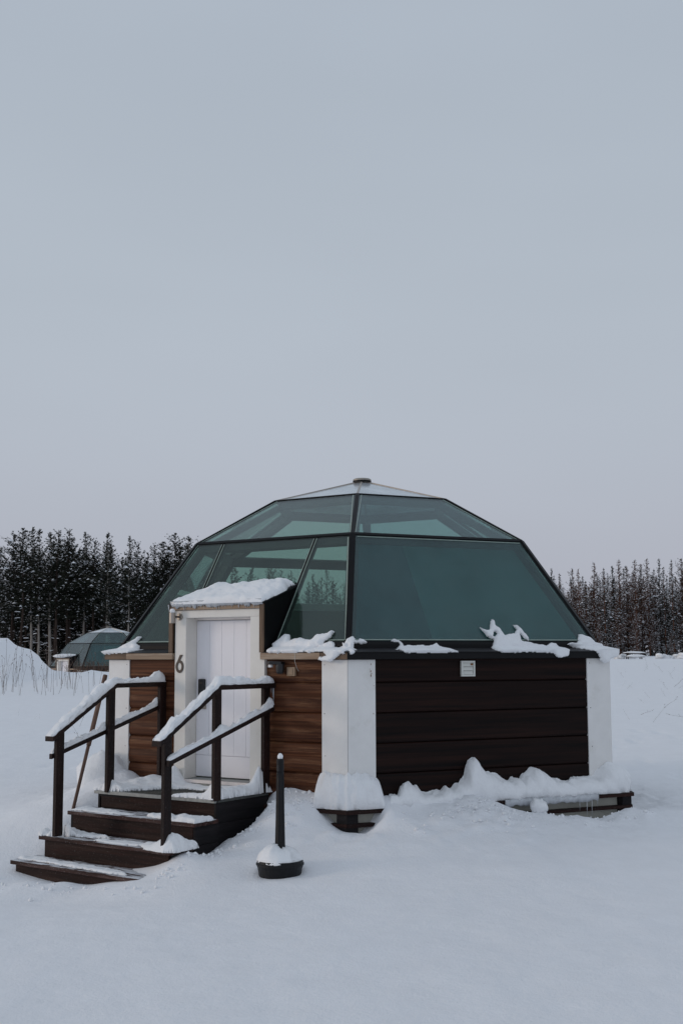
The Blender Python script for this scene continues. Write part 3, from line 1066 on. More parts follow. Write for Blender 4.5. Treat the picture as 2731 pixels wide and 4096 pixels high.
# landing: frame, grating
quad_box("landing_edge", [PL(1.105, 1.025, ZP - .04), PL(2.995, 0.985, ZP - .04), PL(2.995, .945, ZP - .04), PL(1.105, .985, ZP - .04)], .04, M['grate'], steps, .003)
g = MB()
for i in range(62):
    u = 1.112 + i * .0304
    g.box(PL(u, .03, ZP - .035), eL * .006, nL * .925, UP * .032)
for i in range(30):
    n = .035 + i * .0315
    g.box(PL(1.112, n, ZP - .012), eL * 1.875, nL * .005, UP * .0105)
for u in (1.105, 2.985):
    g.box(PL(u, .03, ZP - .038), eL * .006, nL * .93, UP * .036)
mk("landing_grating", g, M['grate_dark'], steps, kind="stuff")
quad_box("landing_base", [PL(1.16, .96, ZP - .075), PL(2.95, .93, ZP - .075), PL(2.95, .0, ZP - .075), PL(1.16, .0, ZP - .075)], .03, M['wood_skirt'], steps, .0)
# treads (each of three boards) and risers; corners follow the slightly skewed flight
def tread(z, uR, nRf, uL, nLf, depth):
    nb = 3
    wdt = depth / nb
    for i in range(nb):
        f0, f1 = i * wdt + .003, (i + 1) * wdt - .003
        quad_box("tread_board", [PL(uR, nRf - f0, z - .046), PL(uL, nLf - f0, z - .046), PL(uL, nLf - f1, z - .046), PL(uR, nRf - f1, z - .046)], .046, M['wood_step'], steps, .006)
def riser(z1, z0, uR, nRf, uL, nLf):
    mb = MB()
    a, b = PL(uR, nRf, z0), PL(uL, nLf, z0)
    mb.prism([a, b, b - nL * .03, a - nL * .03], UP * (z1 - z0), b - a)
    mk("riser_board", mb, M['wood_riser'], steps, bevel=.003)
riser(ZP - .041, -1.751, 1.135, .975, 2.935, .925)
tread(-1.75, 1.045, 1.44, 3.045, 1.37, .42)
riser(-1.797, -1.996, 1.10, 1.395, 2.985, 1.335)
tread(-1.995, 1.05, 1.84, 3.115, 1.745, .42)
riser(-2.042, -2.236, 1.095, 1.795, 3.055, 1.70)
tread(-2.235, 1.15, 2.21, 3.21, 2.075, .44)
riser(-2.282, -2.55, 1.19, 2.165, 3.15, 2.04)
# side skirts
for (z1, z0, n1) in ((ZP - .042, -1.81, .985), (-1.814, -2.10, .985), (-2.104, -2.4, .985)):
    mb = MB()
    mb.box(PL(1.112, .01, z0), eL * .032, nL * (n1 - .01), UP * (z1 - z0))
    mk("skirt_board", mb, M['wood_skirt'], steps, bevel=.004)
    mb = MB()
    mb.box(PL(2.955, .01, z0), eL * .032, nL * (n1 - .07), UP * (z1 - z0))
    mk("skirt_board", mb, M['wood_skirt'], steps, bevel=.004)
for (z1, z0) in ((-1.798, -2.0), (-2.003, -2.4)):
    mb = MB()
    mb.box(PL(1.075, .988, z0), eL * .032, nL * .40, UP * (z1 - z0))
    mk("skirt_board", mb, M['wood_skirt'], steps, bevel=.004)
    mb = MB()
    mb.box(PL(2.99, .92, z0), eL * .032, nL * .41, UP * (z1 - z0))
    mk("skirt_board", mb, M['wood_skirt'], steps, bevel=.004)

# ------------------------------------------------------------------ railings
def railing(side, label):
    if side > 0:      # right rail
        up0, up1, um0, um1, uc0, uc1 = 1.087, 1.136, 1.040, 1.086, 1.020, 1.156
        posts = [(.14, -1.56), (1.045, -1.56), (1.875, -2.0)]
        bend, slope, tip, m_end = 1.01, -.567, 2.010, 1.860
    else:
        up0, up1, um0, um1, uc0, uc1 = 2.750, 2.799, 2.800, 2.846, 2.740, 2.876
        posts = [(.10, -1.56), (1.015, -1.56), (1.834, -1.975)]
        bend, slope, tip, m_end = .885, -.572, 1.900, 1.86
    r = thing("stair_railing", tuple(PL((up0 + up1) / 2, 1.0, -1.95)), label, "railing", "snow-topped railings of the entrance steps")
    capz = lambda n: -.332 if n < bend else -.332 + slope * (n - bend)
    for n, z in posts:
        zt = min(capz(n), capz(n - .115)) - .001
        mb = MB()
        mb.prism([PL(up0, n, z), PL(up0, n - .115, z), PL(up0, n - .115, capz(n - .115) - .001), PL(up0, n, capz(n) - .001)], eL * (up1 - up0), UP)
        mk("post", mb, M['wood_rail'], r, bevel=.004)
    # top rail: level piece and sloping piece
    th = .056
    for a, b in ((.0, bend), (bend, tip)):
        mb = MB()
        mb.prism([PL(uc0, a, capz(a)), PL(uc0, b, capz(b)), PL(uc0, b, capz(b) + th), PL(uc0, a, capz(a) + th)], eL * (uc1 - uc0), PL(0, b, capz(b)) - PL(0, a, capz(a)))
        mk("top_rail", mb, M['wood_rail'], r, bevel=.004)
    mz = lambda n: -.602 - .275 * n
    mb = MB()
    a, b = .0, m_end
    mb.prism([PL(um0, a, mz(a)), PL(um0, b, mz(b)), PL(um0, b, mz(b) + .058), PL(um0, a, mz(a) + .058)], eL * (um1 - um0), PL(0, b, mz(b)) - PL(0, a, mz(a)))
    mk("mid_rail", mb, M['wood_rail'], r, bevel=.004)
    return dict(uc=(uc0, uc1), um=(um0, um1), capz=capz, mz=mz, tip=tip, m=(a, b), th=th, bend=bend)
rail_r = railing(1, "right-hand dark wooden stair railing, the nearer one, with snow along its top")
rail_l = railing(-1, "left-hand dark wooden stair railing, in front of the leaning pole")

# ------------------------------------------------------------------ snow deposits
def loft_snow(name, path, halfw, hfun, label, seed=0, under=.004, parent=None, cat="snow", group=None, seg=13, end=.06, jitter=.010):
    """rounded snow roll lying along a path of (centre, side vector, up vector)"""
    P_ = [np.array(p[0], float) for p in path]
    d = np.r_[0, np.cumsum([np.linalg.norm(P_[i + 1] - P_[i]) for i in range(len(P_) - 1)])]
    T = d[-1]
    st = np.arange(0, T, .018)
    rings = []
    for s in np.r_[st, T]:
        i = min(np.searchsorted(d, s, 'right') - 1, len(P_) - 2)
        f = (s - d[i]) / (d[i + 1] - d[i])
        c = P_[i] * (1 - f) + P_[i + 1] * f
        sv = np.array(path[i][1], float)
        uv = np.array(path[i][2], float)
        e_ = min(1.0, math.sqrt(max(0.0, 1 - (1 - min(s, T - s) / end) ** 2))) if min(s, T - s) < end else 1.0
        h = hfun(s) * (.25 + .75 * e_)
        w_ = halfw * (.80 + .20 * e_) * (1 + .10 * float(vn(s * 9, seed + .5, seed)))
        ring = []
        for j in range(seg):
            a = math.pi * j / (seg - 1)
            x = math.copysign(abs(math.cos(a)) ** .70, math.cos(a))
            y = math.sin(a) ** .75
            jx = jitter * float(fbm(s * 16 + j * 1.3, j * .9, seed, 3))
            jy = jitter * float(fbm(s * 14, j * .7 + 5, seed + 9, 3))
            ring.append(c + sv * (w_ * x + jx) + uv * (h * y + jy * (.3 + y)))
        ring.append(c - sv * w_ * .9 - uv * under)
        ring.append(c + sv * w_ * .9 - uv * under)
        rings.append(ring)
    mb = MB()
    mb.loft(rings)
    if parent is not None:
        return mk(name, mb, M['snow_fresh'], parent, smooth=True)
    b0 = P_[len(P_) // 2]
    return mk(name, mb, M['snow_fresh'], None, smooth=True, base=tuple(b0), label=label, category=cat, **({'group': group} if group else {}))

def icicles(parent, pts, name="icicle"):
    for p, ln, r in pts:
        mb = MB()
        p = np.array(p, float)
        mb.tube([p, p - UP * ln * .5 + np.array([.001, 0, 0]), p - UP * ln], [r, r * .6, r * .12], 6)
        mk(name, mb, M['ice'], parent, smooth=True)

SG = "snow lying on the railings"
def rail_snow(rl, side, lab_top, lab_mid, seed):
    uc = sum(rl['uc']) / 2
    hw = (rl['uc'][1] - rl['uc'][0]) / 2 - .002
    cz, th = rl['capz'], rl['th']
    sl = np.array([0, 0, 1.0])
    path = [(PL(uc, n, cz(n) + th), eL, UP) for n in (.0, .3, .6, rl['bend'])] + [(PL(uc, n, cz(n) + th), eL, UP) for n in (1.2, 1.5, rl['tip'] - .005)]
    def h(s):
        b = .072 + .018 * math.sin(s * 5 + seed) + .024 * float(vn(s * 6, seed, seed)) + .016 * float(vn(s * 19, seed, seed + 3)) + .008 * float(vn(s * 45, seed, seed + 4))
        b += .05 * math.exp(-((s - .13) / .10) ** 2)
        if s > 1.0:
            b *= .92
        if s > 1.85:
            b *= max(.35, 1 - (s - 1.85) * 2.2)
        return max(b, .012)
    o = loft_snow("snow_roll", path, hw, h, lab_top, seed, group=SG, end=.07)
    # drooping end by the wall, with icicles
    icicles(o, [(PL(uc - .03, .01, cz(0) + .0), .13, .007), (PL(uc - .05, .02, cz(0) + .01), .20, .006), (PL(uc + .0, .0, cz(0) + .0), .07, .006)])
    um = sum(rl['um']) / 2
    mz = rl['mz']
    a, b = rl['m']
    pth = [(PL(um, n, mz(n) + .058), eL, UP) for n in np.linspace(a + .01, b - .01, 7)]
    def h2(s):
        v = .046 + .024 * float(vn(s * 4.5, seed + 2, seed)) + .016 * float(vn(s * 17, seed, seed + 5)) + .008 * float(vn(s * 40, seed, seed + 6))
        v += .05 * math.exp(-((s - .08) / .07) ** 2) + .045 * math.exp(-((s - 1.02) / .10) ** 2)
        if s > 1.5:
            v *= .85
        return max(v, .012)
    o2 = loft_snow("snow_roll", pth, .029, h2, lab_mid, seed + 20, group=SG, end=.05, jitter=.008)
    return o, o2
rail_snow(rail_r, 1, "thick snow roll along the top rail of the right-hand railing", "snow roll along the lower rail of the right-hand railing", 3)
rail_snow(rail_l, -1, "thick snow roll along the top rail of the left-hand railing", "snow roll along the lower rail of the left-hand railing", 8)

def puff(name, poly, mapf, thick, label, res=.012, edge=.03, seed=0, warp=.008, under=.004, lump=.25, lumpf=14.0, parent=None, mat=None, group=None, cat="snow", holes=(), tfun=None, base=None):
    """inflated snow patch: polygon in (a,b), mapped by mapf(a,b,t) with thickness t"""
    P_ = np.array(poly, float)
    x0, y0 = P_.min(0) - res * 3
    x1, y1 = P_.max(0) + res * 3
    xs, ys = np.arange(x0, x1 + res, res), np.arange(y0, y1 + res, res)
    X, Y = np.meshgrid(xs, ys)
    Xw = X + warp * fbm(X / .045, Y / .045, seed, 3)
    Yw = Y + warp * fbm(X / .045 + 31, Y / .045 + 7, seed + 5, 3)
    def sd(Q):
        Q = np.array(Q, float)
        dmin = np.full(X.shape, 1e9)
        ins = np.zeros(X.shape, bool)
        n = len(Q)
        for i in range(n):
            a, b = Q[i], Q[(i + 1) % n]
            dx, dy = b - a
            t = np.clip(((Xw - a[0]) * dx + (Yw - a[1]) * dy) / (dx * dx + dy * dy + 1e-12), 0, 1)
            dmin = np.minimum(dmin, np.hypot(Xw - a[0] - t * dx, Yw - a[1] - t * dy))
            c = ((a[1] > Yw) != (b[1] > Yw)) & (Xw < (b[0] - a[0]) * (Yw - a[1]) / (b[1] - a[1] + 1e-12) + a[0])
            ins ^= c
        return np.where(ins, dmin, -dmin)
    D = sd(P_)
    for hpoly in holes:
        D = np.minimum(D, -sd(hpoly))
    prof = np.clip(D / edge, 0, 1)
    prof = np.sqrt(np.clip(1 - (1 - prof) ** 2, 0, 1))
    Tm = thick if tfun is None else tfun(X, Y)
    T = prof * Tm * (1 + lump * fbm(X * lumpf, Y * lumpf, seed + 11, 4))
    T = np.maximum(T, 0)
    keep = D > -res * .75
    cell = keep[:-1, :-1] & keep[1:, :-1] & keep[:-1, 1:] & keep[1:, 1:]
    iid = -np.ones(X.shape, int)
    used = np.zeros(X.shape, bool)
    used[:-1, :-1] |= cell
    used[1:, :-1] |= cell
    used[:-1, 1:] |= cell
    used[1:, 1:] |= cell
    jj = np.argwhere(used)
    iid[used] = np.arange(len(jj))
    nv = len(jj)
    top, bot = [], []
    for (r, c) in jj:
        top.append(mapf(X[r, c], Y[r, c], float(T[r, c])))
        bot.append(mapf(X[r, c], Y[r, c], -under))
    faces = []
    cj = np.argwhere(cell)
    ch = cell
    for (r, c) in cj:
        a, b, d, e_ = iid[r, c], iid[r, c + 1], iid[r + 1, c + 1], iid[r + 1, c]
        faces.append((a, b, d, e_))
        faces.append((nv + e_, nv + d, nv + b, nv + a))
        if r == 0 or not ch[r - 1, c]:
            faces.append((nv + a, nv + b, b, a))
        if r == ch.shape[0] - 1 or not ch[r + 1, c]:
            faces.append((nv + d, nv + e_, e_, d))
        if c == 0 or not ch[r, c - 1]:
            faces.append((nv + e_, nv + a, a, e_))
        if c == ch.shape[1] - 1 or not ch[r, c + 1]:
            faces.append((nv + b, nv + d, d, b))
    mb = MB()
    mb.v = [tuple(p) for p in top + bot]
    mb.f = faces
    mb.mi = [0] * len(faces)
    mt = mat or M['snow_fresh']
    if parent is not None:
        return mk(name, mb, mt, parent, smooth=True)
    b0 = np.mean(np.array(bot), axis=0) if base is None else base
    pr = dict(label=label, category=cat)
    if group:
        pr['group'] = group
    return mk(name, mb, mt, None, smooth=True, base=tuple(b0), **pr)

# --- snow on the porch roof (a along u, b up the roof slope)
rs = np.array([0, 0, 0.0])
def roofmap(u, b, t):
    dn, dz = -.705 * b / .743, .238 * b / .743      # slope of the little roof
    n = .085 + dn
    z = .700 + dz
    k = .55 if b < .1 else .9
    return PL(u, n, z) + UP * t * .95 + nL * t * (.35 if b < .12 else .1)
def roof_t(X, Y):
    t = .074 + .020 * np.sin(X * 4.1 + 1) + .03 * np.exp(-((X - 2.27) / .10) ** 2 - ((Y - .5) / .2) ** 2) + .02 * np.exp(-((X - 1.35) / .22) ** 2 - ((Y - .5) / .3) ** 2)
    return t * (.80 + .35 * sstep(0, .5, Y))
roof_snow = puff("snow_blanket", [(1.15, -.02), (1.4, -.03), (1.9, -.025), (2.4, -.02), (2.59, -.015), (2.615, .06), (2.57, .32), (2.54, .50), (2.40, .62), (2.28, .70), (2.05, .64), (1.8, .66), (1.5, .72), (1.28, .73), (1.17, .70), (1.20, .60), (1.12, .45), (1.13, .15)],
                 roofmap, .12, "thick snow slab with icicles on the little porch roof above the white door", res=.014, edge=.085, seed=4, warp=.004, tfun=roof_t, lump=.16, lumpf=10)
# icy lip and icicles along the front edge
mb = MB()
rings = []
for i, u in enumerate(np.linspace(1.17, 2.60, 90)):
    dr = .022 + .03 * max(0.0, float(vn(u * 17, 1, 5))) + .012 * float(vn(u * 61, 2, 6)) * (1 + float(vn(u * 5, 4, 9)))
    c = [(.050, .735), (.105, .730), (.098, .690), (.072, .685 - dr), (.060, .685 - dr), (.057, .700)]
    rings.append([PL(u, n + .008 * float(vn(u * 22 + j, j, 7)), z) for j, (n, z) in enumerate(c)])
mb.loft(rings)
mk("ice_crust", mb, M['ice'], roof_snow, smooth=True)
pts = []
for i in range(22):
    u = 1.2 + 1.38 * random.random()
    pts.append((PL(u, .064, .672), random.choice((.03, .04, .05, .08)), random.uniform(.004, .008)))
pts += [(PL(2.655, .070, .69), .09, .012)]
icicles(roof_snow, pts)
# --- eave clumps: (s, z) pictures folded over flashing, base rail and glass
def eave_n(z):
    return np.interp(z, [-.2, .083, .0895, .134, .175, .214, 1.2], [.060, .060, .066, -.122, -.124, -.150, -.150 - .644 * .986])
def eavemap(sgn):
    P = PR if sgn > 0 else PL
    nn = nR if sgn > 0 else nL
    def f(s, z, t):
        # lower part lies on flashing: keep it resting, thicken outwards and up
        n = float(eave_n(z))
        return P(s, n + .75 * t, z + .35 * t * (1 if z > .06 else -.3))
    return f
EG = "snow clumps along the eave"
puff("snow_clump", [(1.95, .388), (1.997, .353), (2.07, .345), (2.10, .365), (2.117, .412), (2.165, .489), (2.203, .471), (2.187, .413), (2.235, .366), (2.249, .331), (2.27, .284), (2.361, .300), (2.433, .315), (2.485, .36), (2.463, .42), (2.50, .41), (2.52, .385), (2.562, .344), (2.61, .249), (2.594, .214), (2.559, .249), (2.51, .31), (2.487, .225), (2.572, .196), (2.63, .19), (2.716, .175), (2.846, .150), (2.905, .184), (2.993, .19), (3.072, .118), (3.047, .035), (2.944, .011), (2.871, .029), (2.829, .070), (2.713, .072), (2.484, .086), (2.229, .078), (2.061, .072), (2.006, .096), (2.07, .18), (2.10, .235), (2.065, .236), (2.01, .283)],
     eavemap(1), .055, "largest ragged snow clump on the right eave, with horns standing against the glass", res=.008, edge=.035, seed=21, warp=.007, holes=[[(2.09, .27), (2.12, .325), (2.165, .33), (2.18, .295), (2.13, .275)]], group=EG)
a_ = .3827
puff("snow_clump", [(.64, .215), (.70, .24), (.76, .21), (.80, .16), (.86, .165), (.95, .15), (1.05, .17), (1.13, .15), (1.20, .165), (1.26, .19), (1.29, .15), (1.38, .13), (1.45, .088), (1.36, .082), (1.2, .072), (1.0, .078), (.82, .075), (.72, .085), (.66, .115), (.74, .15), (.75, .19), (.70, .205)],
     eavemap(1), .045, "long low snow clump on the right eave, left of the vent", res=.008, edge=.03, seed=25, warp=.008, group=EG)
puff("snow_clump", [(.10, .215), (.16, .235), (.20, .215), (.24, .245), (.29, .235), (.32, .195), (.26, .185), (.2, .19), (.13, .185)],
     eavemap(1), .035, "smallest snow lump against the glass just right of the front corner", res=.007, edge=.025, seed=29, warp=.006, group=EG)
# big slab right of the porch and its ragged tail round the corner
puff("snow_clump", [(1.13, .09), (1.155, .17), (1.10, .22), (1.02, .30), (.95, .29), (.93, .22), (.83, .25), (.77, .255), (.72, .235), (.60, .235), (.53, .29), (.44, .30), (.36, .335), (.33, .325), (.36, .25), (.42, .215), (.44, .155), (.55, .10), (.70, .084), (.9, .078), (1.05, .078)],
     eavemap(-1), .075, "fat snow clump on the left eave beside the porch cheek, right of the door", res=.009, edge=.05, seed=33, warp=.007, lump=.15, group=EG)
puff("snow_clump", [(.60, .10), (.50, .15), (.38, .20), (.31, .22), (.27, .19), (.26, .145), (.20, .14), (.13, .155), (.10, .23), (.04, .275), (.01, .24), (.005, .15), (.01, .07), (.07, .065), (.13, .02), (.20, -.02), (.31, -.01), (.36, .0), (.35, .035), (.24, .045), (.29, .085), (.4, .08), (.52, .082)],
     eavemap(-1), .05, "ragged snow clump spilling over the fascia at the front corner", res=.008, edge=.035, seed=37, warp=.009, group=EG)
puff("snow_clump", [(.002, .06), (.005, .20), (.03, .16), (.09, .145), (.135, .115), (.07, .10), (.05, .065)],
     eavemap(1), .04, "small snow wedge just past the front corner under the dome's front rib", res=.008, edge=.03, seed=39, warp=.005, group=EG)
# corners: right-hand end, left-hand end
def corner_map(k, sgn):
    def f(s, z, t):
        n = float(eave_n(z))
        return band(s, n + .75 * t, z + .35 * t * (1 if z > .06 else -.3))
    return f
puff("snow_clump", [(R - .52, .165), (R - .46, .190), (R - .35, .18), (R - .31, .215), (R - .28, .245), (R - .22, .30), (R - .12, .27), (R - .08, .20), (R + .05, .17), (R + .12, .10), (R + .08, .04), (R - .0, .01), (R - .07, .0), (R - .12, -.05), (R - .17, -.065), (R - .23, -.03), (R - .25, .05), (R - .30, .09), (R - .38, .12), (R - .45, .155)],
     corner_map(1, 1), .07, "rounded snow clump over the right-hand corner of the eave", res=.009, edge=.055, seed=43, warp=.006, lump=.12, group=EG)
puff("snow_clump", [(-R - .06, .08), (-R + .0, .15), (-R + .10, .20), (-R + .16, .215), (-R + .24, .30), (-R + .28, .29), (-R + .25, .22), (-R + .30, .195), (-R + .36, .175), (-R + .36, .13), (-R + .46, .125), (-R + .40, .088), (-R + .25, .082), (-R + .1, .078)],
     corner_map(-1, 1), .055, "snow clump on the left-hand corner of the eave, in front of the far cabin", res=.009, edge=.04, seed=47, warp=.006, group=EG)

blob_far = far_pt(PL(1.9, -.20, .82))
# --- snow on the plinth ledge: height over the ledge as read along the wall
def ledge_cap(name, s0, s1, prof_s, prof_z, label, seed, group=None, W=.238, ef=0.0):
    mb = MB()
    rings = []
    S = np.arange(s0, s1 + .001, .014)
    nw = 24
    top0 = -1.668
    for s in S:
        e_ = min(1.0, min(s - s0, s1 - s) / .06)
        e_ = math.sqrt(max(0, 1 - (1 - e_) ** 2))
        zt = float(np.interp(s, prof_s, prof_z)) + .016 * float(fbm(s * 19, 3, seed, 4))
        H = max((zt - top0) * (.15 + .85 * e_), .015)
        edge_h = min(max(.09 + .04 * float(vn(s * 5, 2, seed)), H * ef), H)
        ring = []
        for j in range(nw):
            f = j / (nw - 1)
            n = -.008 + (W + .008) * f
            sh = (1 - f ** 2.1) ** .60 if f < 1 else 0
            z = top0 + edge_h * (1 - f ** 8) ** .5 + (H - edge_h) * sh 
            z = z + .026 * float(fbm(s * 9, (n + z) * 10, seed + 3, 5))
            n2 = n + .024 * float(fbm(s * 8, (n + z) * 9 + 9, seed + 7, 5)) * (1 if j > 1 else 0)
            kc = round(s / R) * R
            n2 *= 1 - .20 * math.exp(-((s - kc) / .11) ** 2) * (1 if f > .5 else f * 2)
            ring.append(band(s, n2, max(z, top0 + .004)))
        ring.append(band(s, W * .80, top0 - .006))
        ring.append(band(s, -.008, top0 - .002))
        rings.append(ring)
    mb.loft(rings)
    pr = dict(label=label, category="snow")
    if group:
        pr['group'] = group
    return mk(name, mb, M['snow_fresh'], None, smooth=True, base=tuple(band((s0 + s1) / 2, .15, top0)), **pr)
LG = "snow heaped on the ledge round the cabin foot"
ledge_cap("snow_heap", -.43, .46, [-.43, -.38, -.31, -.18, 0, .09, .23, .31, .36, .40, .46],
          [-1.36, -1.32, -1.28, -1.262, -1.275, -1.30, -1.29, -1.32, -1.35, -1.40, -1.50], "tall block of snow on the ledge at the foot of the front corner post", 51, LG, ef=.5)
hc = ledge_cap("snow_heap", .50, R + .55, [.5, .63, .67, .73, .78, .87, .95, 1.0, 1.16, 1.22, 1.27, 1.33, 1.38, 1.43, 1.53, 1.56, 1.60, 1.66, 1.72, 1.78, 1.88, 1.98, 2.1, 2.3, 2.40, 2.45, 2.50, 2.55, 2.6, 2.7, 3.0, 3.36, 3.43, 3.50, 3.65, 3.75, 3.9, 4.2],
          [-1.56, -1.56, -1.47, -1.40, -1.395, -1.44, -1.54, -1.545, -1.54, -1.50, -1.495, -1.525, -1.50, -1.46, -1.39, -1.25, -1.19, -1.165, -1.22, -1.31, -1.345, -1.385, -1.45, -1.455, -1.39, -1.33, -1.30, -1.32, -1.36, -1.46, -1.49, -1.485, -1.42, -1.36, -1.32, -1.33, -1.36, -1.5],
          "long jagged bank of snow on the ledge under the black right-hand wall", 57, LG, ef=.38)
icicles(hc, [(band(s, .245, -1.69), l, .006) for s, l in ((2.42, .10), (2.95, .16), (3.05, .24), (3.12, .25), (3.2, .12))] + [(band(s, .243, -1.672), .04, .006) for s in np.arange(2.15, 3.1, .045)])
# grey ice sheet over the ledge edge
mb = MB()
rings = []
for s in np.arange(1.95, 3.22, .02):
    b_ = -1.735 + .012 * float(vn(s * 26, 1, 3))
    rings.append([band(s, .228, -1.660), band(s, .255 + .006 * float(vn(s * 9, 3, 3)), -1.655), band(s, .261 + .008 * float(vn(s * 13, 4, 3)), -1.70), band(s, .248, b_), band(s, .240, b_)])
mb.loft(rings)
mk("ice_sheet", mb, M['ice'], hc, smooth=True)
# round snow lump below the ledge
def blob(name, c, r, label, seed=0, squash=(1, 1, 1), parent=None, group=None, amp=.18, freq=2.3, mat=None, cat="snow"):
    mb = MB()
    rings = []
    nl, ns = 14, 20
    for i in range(1, nl):
        th_ = math.pi * i / nl
        ring = []
        for j in range(ns):
            ph = 2 * math.pi * j / ns
            d = np.array([math.sin(th_) * math.cos(ph), math.sin(th_) * math.sin(ph), math.cos(th_)])
            k_ = 1 + amp * float(fbm(d[0] * freq + 5, d[1] * freq + d[2] * freq * 1.7, seed, 3))
            ring.append(np.array(c) + d * r * k_ * np.array(squash))
        rings.append(ring)
    mb.loft(rings)
    if parent is not None:
        return mk(name, mb, mat or M['snow_fresh'], parent, smooth=True)
    pr = dict(label=label, category=cat)
    if group:
        pr['group'] = group
    return mk(name, mb, mat or M['snow_fresh'], None, smooth=True, base=tuple(np.array(c) - np.array([0, 0, r * squash[2]])), **pr)
blob("snow_blanket", blob_far, .80, "thin snow slab on the porch roof of the distant cabin", 62, (1.0, .62, .16), amp=.1)
blob("snow_lump", band(2.27, .40, -1.74), .10, "round snow lump in front of the icy ledge under the right-hand wall", 61, (1, 1, .95))

# --- snow on landing and treads (a along u, b outward)
def flatmap(z):
    return lambda u, n, t: PL(u, n, z + t)
def land_t(X, Y):
    t = .055 + .0 * X
    t = t + .20 * np.exp(-((X - 1.115) / .08) ** 2 - ((Y - .995) / .085) ** 2)
    t = t + .24 * np.exp(-((X - 1.09) / .08) ** 2 - ((Y - .18) / .11) ** 2)
    t = t + .04 * np.exp(-((X - 1.15) / .14) ** 2)
    t = t + .10 * np.exp(-((X - 2.48) / .10) ** 2 - ((Y - .12) / .14) ** 2) * 1.6
    t = t + .06 * np.exp(-((X - 2.8) / .2) ** 2 - ((Y - .2) / .3) ** 2) + .07 * np.exp(-((X - 2.78) / .12) ** 2 - ((Y - .95) / .12) ** 2)
    t = t * (1 - .55 * np.exp(-((X - 1.95) / .35) ** 2))
    return t
puff("snow_sheet", [(1.075, -.01), (1.085, .5), (1.10, 1.035), (1.35, 1.02), (1.75, 1.015), (1.78, .985), (1.45, .93), (1.36, .75), (1.34, .50), (1.50, .42), (1.75, .36), (2.1, .33), (2.30, .42), (2.42, .60), (2.52, .84), (2.58, .97), (2.75, .99), (3.0, .985), (3.02, .5), (3.0, .0), (2.5, -.01), (2.42, .02), (1.9, .03), (1.35, .02)],
     flatmap(ZP + .001), .05, "snow left round the edges of the grating landing before the door", res=.016, edge=.05, seed=65, warp=.02, tfun=land_t, lump=.22, lumpf=8)
def thin(z, poly, seed, label, t=.016, tf=None, res=.014, edge=.03):
    puff("snow_patch", poly, flatmap(z + .001), t, label, res=res, edge=edge, seed=seed, warp=.014, lump=.5, lumpf=11, group="thin snow on the treads", tfun=tf)
thin(-1.75, [(1.03, 1.10), (1.03, 1.44), (1.4, 1.405), (1.75, 1.33), (1.9, 1.24), (1.6, 1.15), (1.3, 1.06)], 71, "snow patch at the right-hand end of the top tread", .04)
thin(-1.75, [(3.05, 1.0), (3.05, 1.30), (2.7, 1.32), (2.3, 1.33), (2.0, 1.30), (2.3, 1.22), (2.7, 1.10)], 72, "thin snow smear on the left half of the top tread", .018)
thin(-1.995, [(3.12, 1.36), (3.13, 1.74), (2.9, 1.72), (2.6, 1.60), (2.2, 1.50), (2.5, 1.38)], 73, "snow heaped round the left railing's foot on the middle tread", .05,
     lambda X, Y: .025 + .15 * np.exp(-((X - 2.80) / .13) ** 2 - ((Y - 1.72) / .12) ** 2) + .02 * sstep(2.6, 3.0, X))
thin(-1.995, [(2.3, 1.62), (2.25, 1.72), (1.7, 1.76), (1.3, 1.74), (1.4, 1.6), (1.9, 1.56)], 74, "thin snow smear along the right half of the middle tread", .016)
puff("snow_mound", [(.97, 1.44), (.955, 1.86), (1.06, 1.90), (1.22, 1.88), (1.40, 1.84), (1.56, 1.72), (1.62, 1.56), (1.45, 1.46), (1.2, 1.42)],
     flatmap(-2.0), .1, "rough snow mound round the foot of the right railing's lowest post", res=.012, edge=.11, seed=75, warp=.012, lump=.14, lumpf=9,
     tfun=lambda X, Y: .045 + .115 * np.exp(-((X - 1.13) / .15) ** 2 - ((Y - 1.74) / .13) ** 2) + .05 * np.exp(-((X - 1.0) / .1) ** 2))
thin(-2.235, [(3.22, 1.75), (3.22, 1.95), (2.9, 1.97), (2.5, 2.02), (2.0, 2.08), (1.6, 2.12), (1.4, 2.1), (1.6, 1.95), (2.2, 1.88), (2.7, 1.82)], 76, "thin snow smear along the lowest tread", .016)
# heap against the left corner post
blob("snow_heap", PL(3.66, .16, -1.56), .38, "tall snow heap against the left corner post behind the railing", 77, (.85, .7, 1.0), amp=.13)

# --- loose snow crumbs fallen along the walls and steps: countless small lumps, one object
mb = MB()
_cr = random.Random(77)
ico = [(0, 0, 1), (.89, 0, .45), (.28, .85, .45), (-.72, .53, .45), (-.72, -.53, .45), (.28, -.85, .45), (.72, .53, -.45), (-.28, .85, -.45), (-.89, 0, -.45), (-.28, -.85, -.45), (.72, -.53, -.45), (0, 0, -1)]
icf = [(0, 1, 2), (0, 2, 3), (0, 3, 4), (0, 4, 5), (0, 5, 1), (1, 6, 2), (2, 7, 3), (3, 8, 4), (4, 9, 5), (5, 10, 1), (6, 7, 2), (7, 8, 3), (8, 9, 4), (9, 10, 5), (10, 6, 1), (11, 7, 6), (11, 8, 7), (11, 9, 8), (11, 10, 9), (11, 6, 10)]
spots = []
for _ in range(520):
    t = _cr.random()
    if t < .45:
        p = PR(_cr.choice((_cr.uniform(.4, 3.9), _cr.gauss(1.5, .28))), .36 + abs(_cr.gauss(0, .28)), 0)
    elif t < .7:
        p = PL(_cr.uniform(.3, 1.02), abs(_cr.gauss(.25, .35)), 0)
    elif t < .9:
        p = PL(.98 - abs(_cr.gauss(0, .14)), _cr.uniform(.5, 2.3), 0)
    else:
        p = PL(_cr.uniform(.6, 3.4), 2.35 + abs(_cr.gauss(0, .25)), 0)
    spots.append(p)
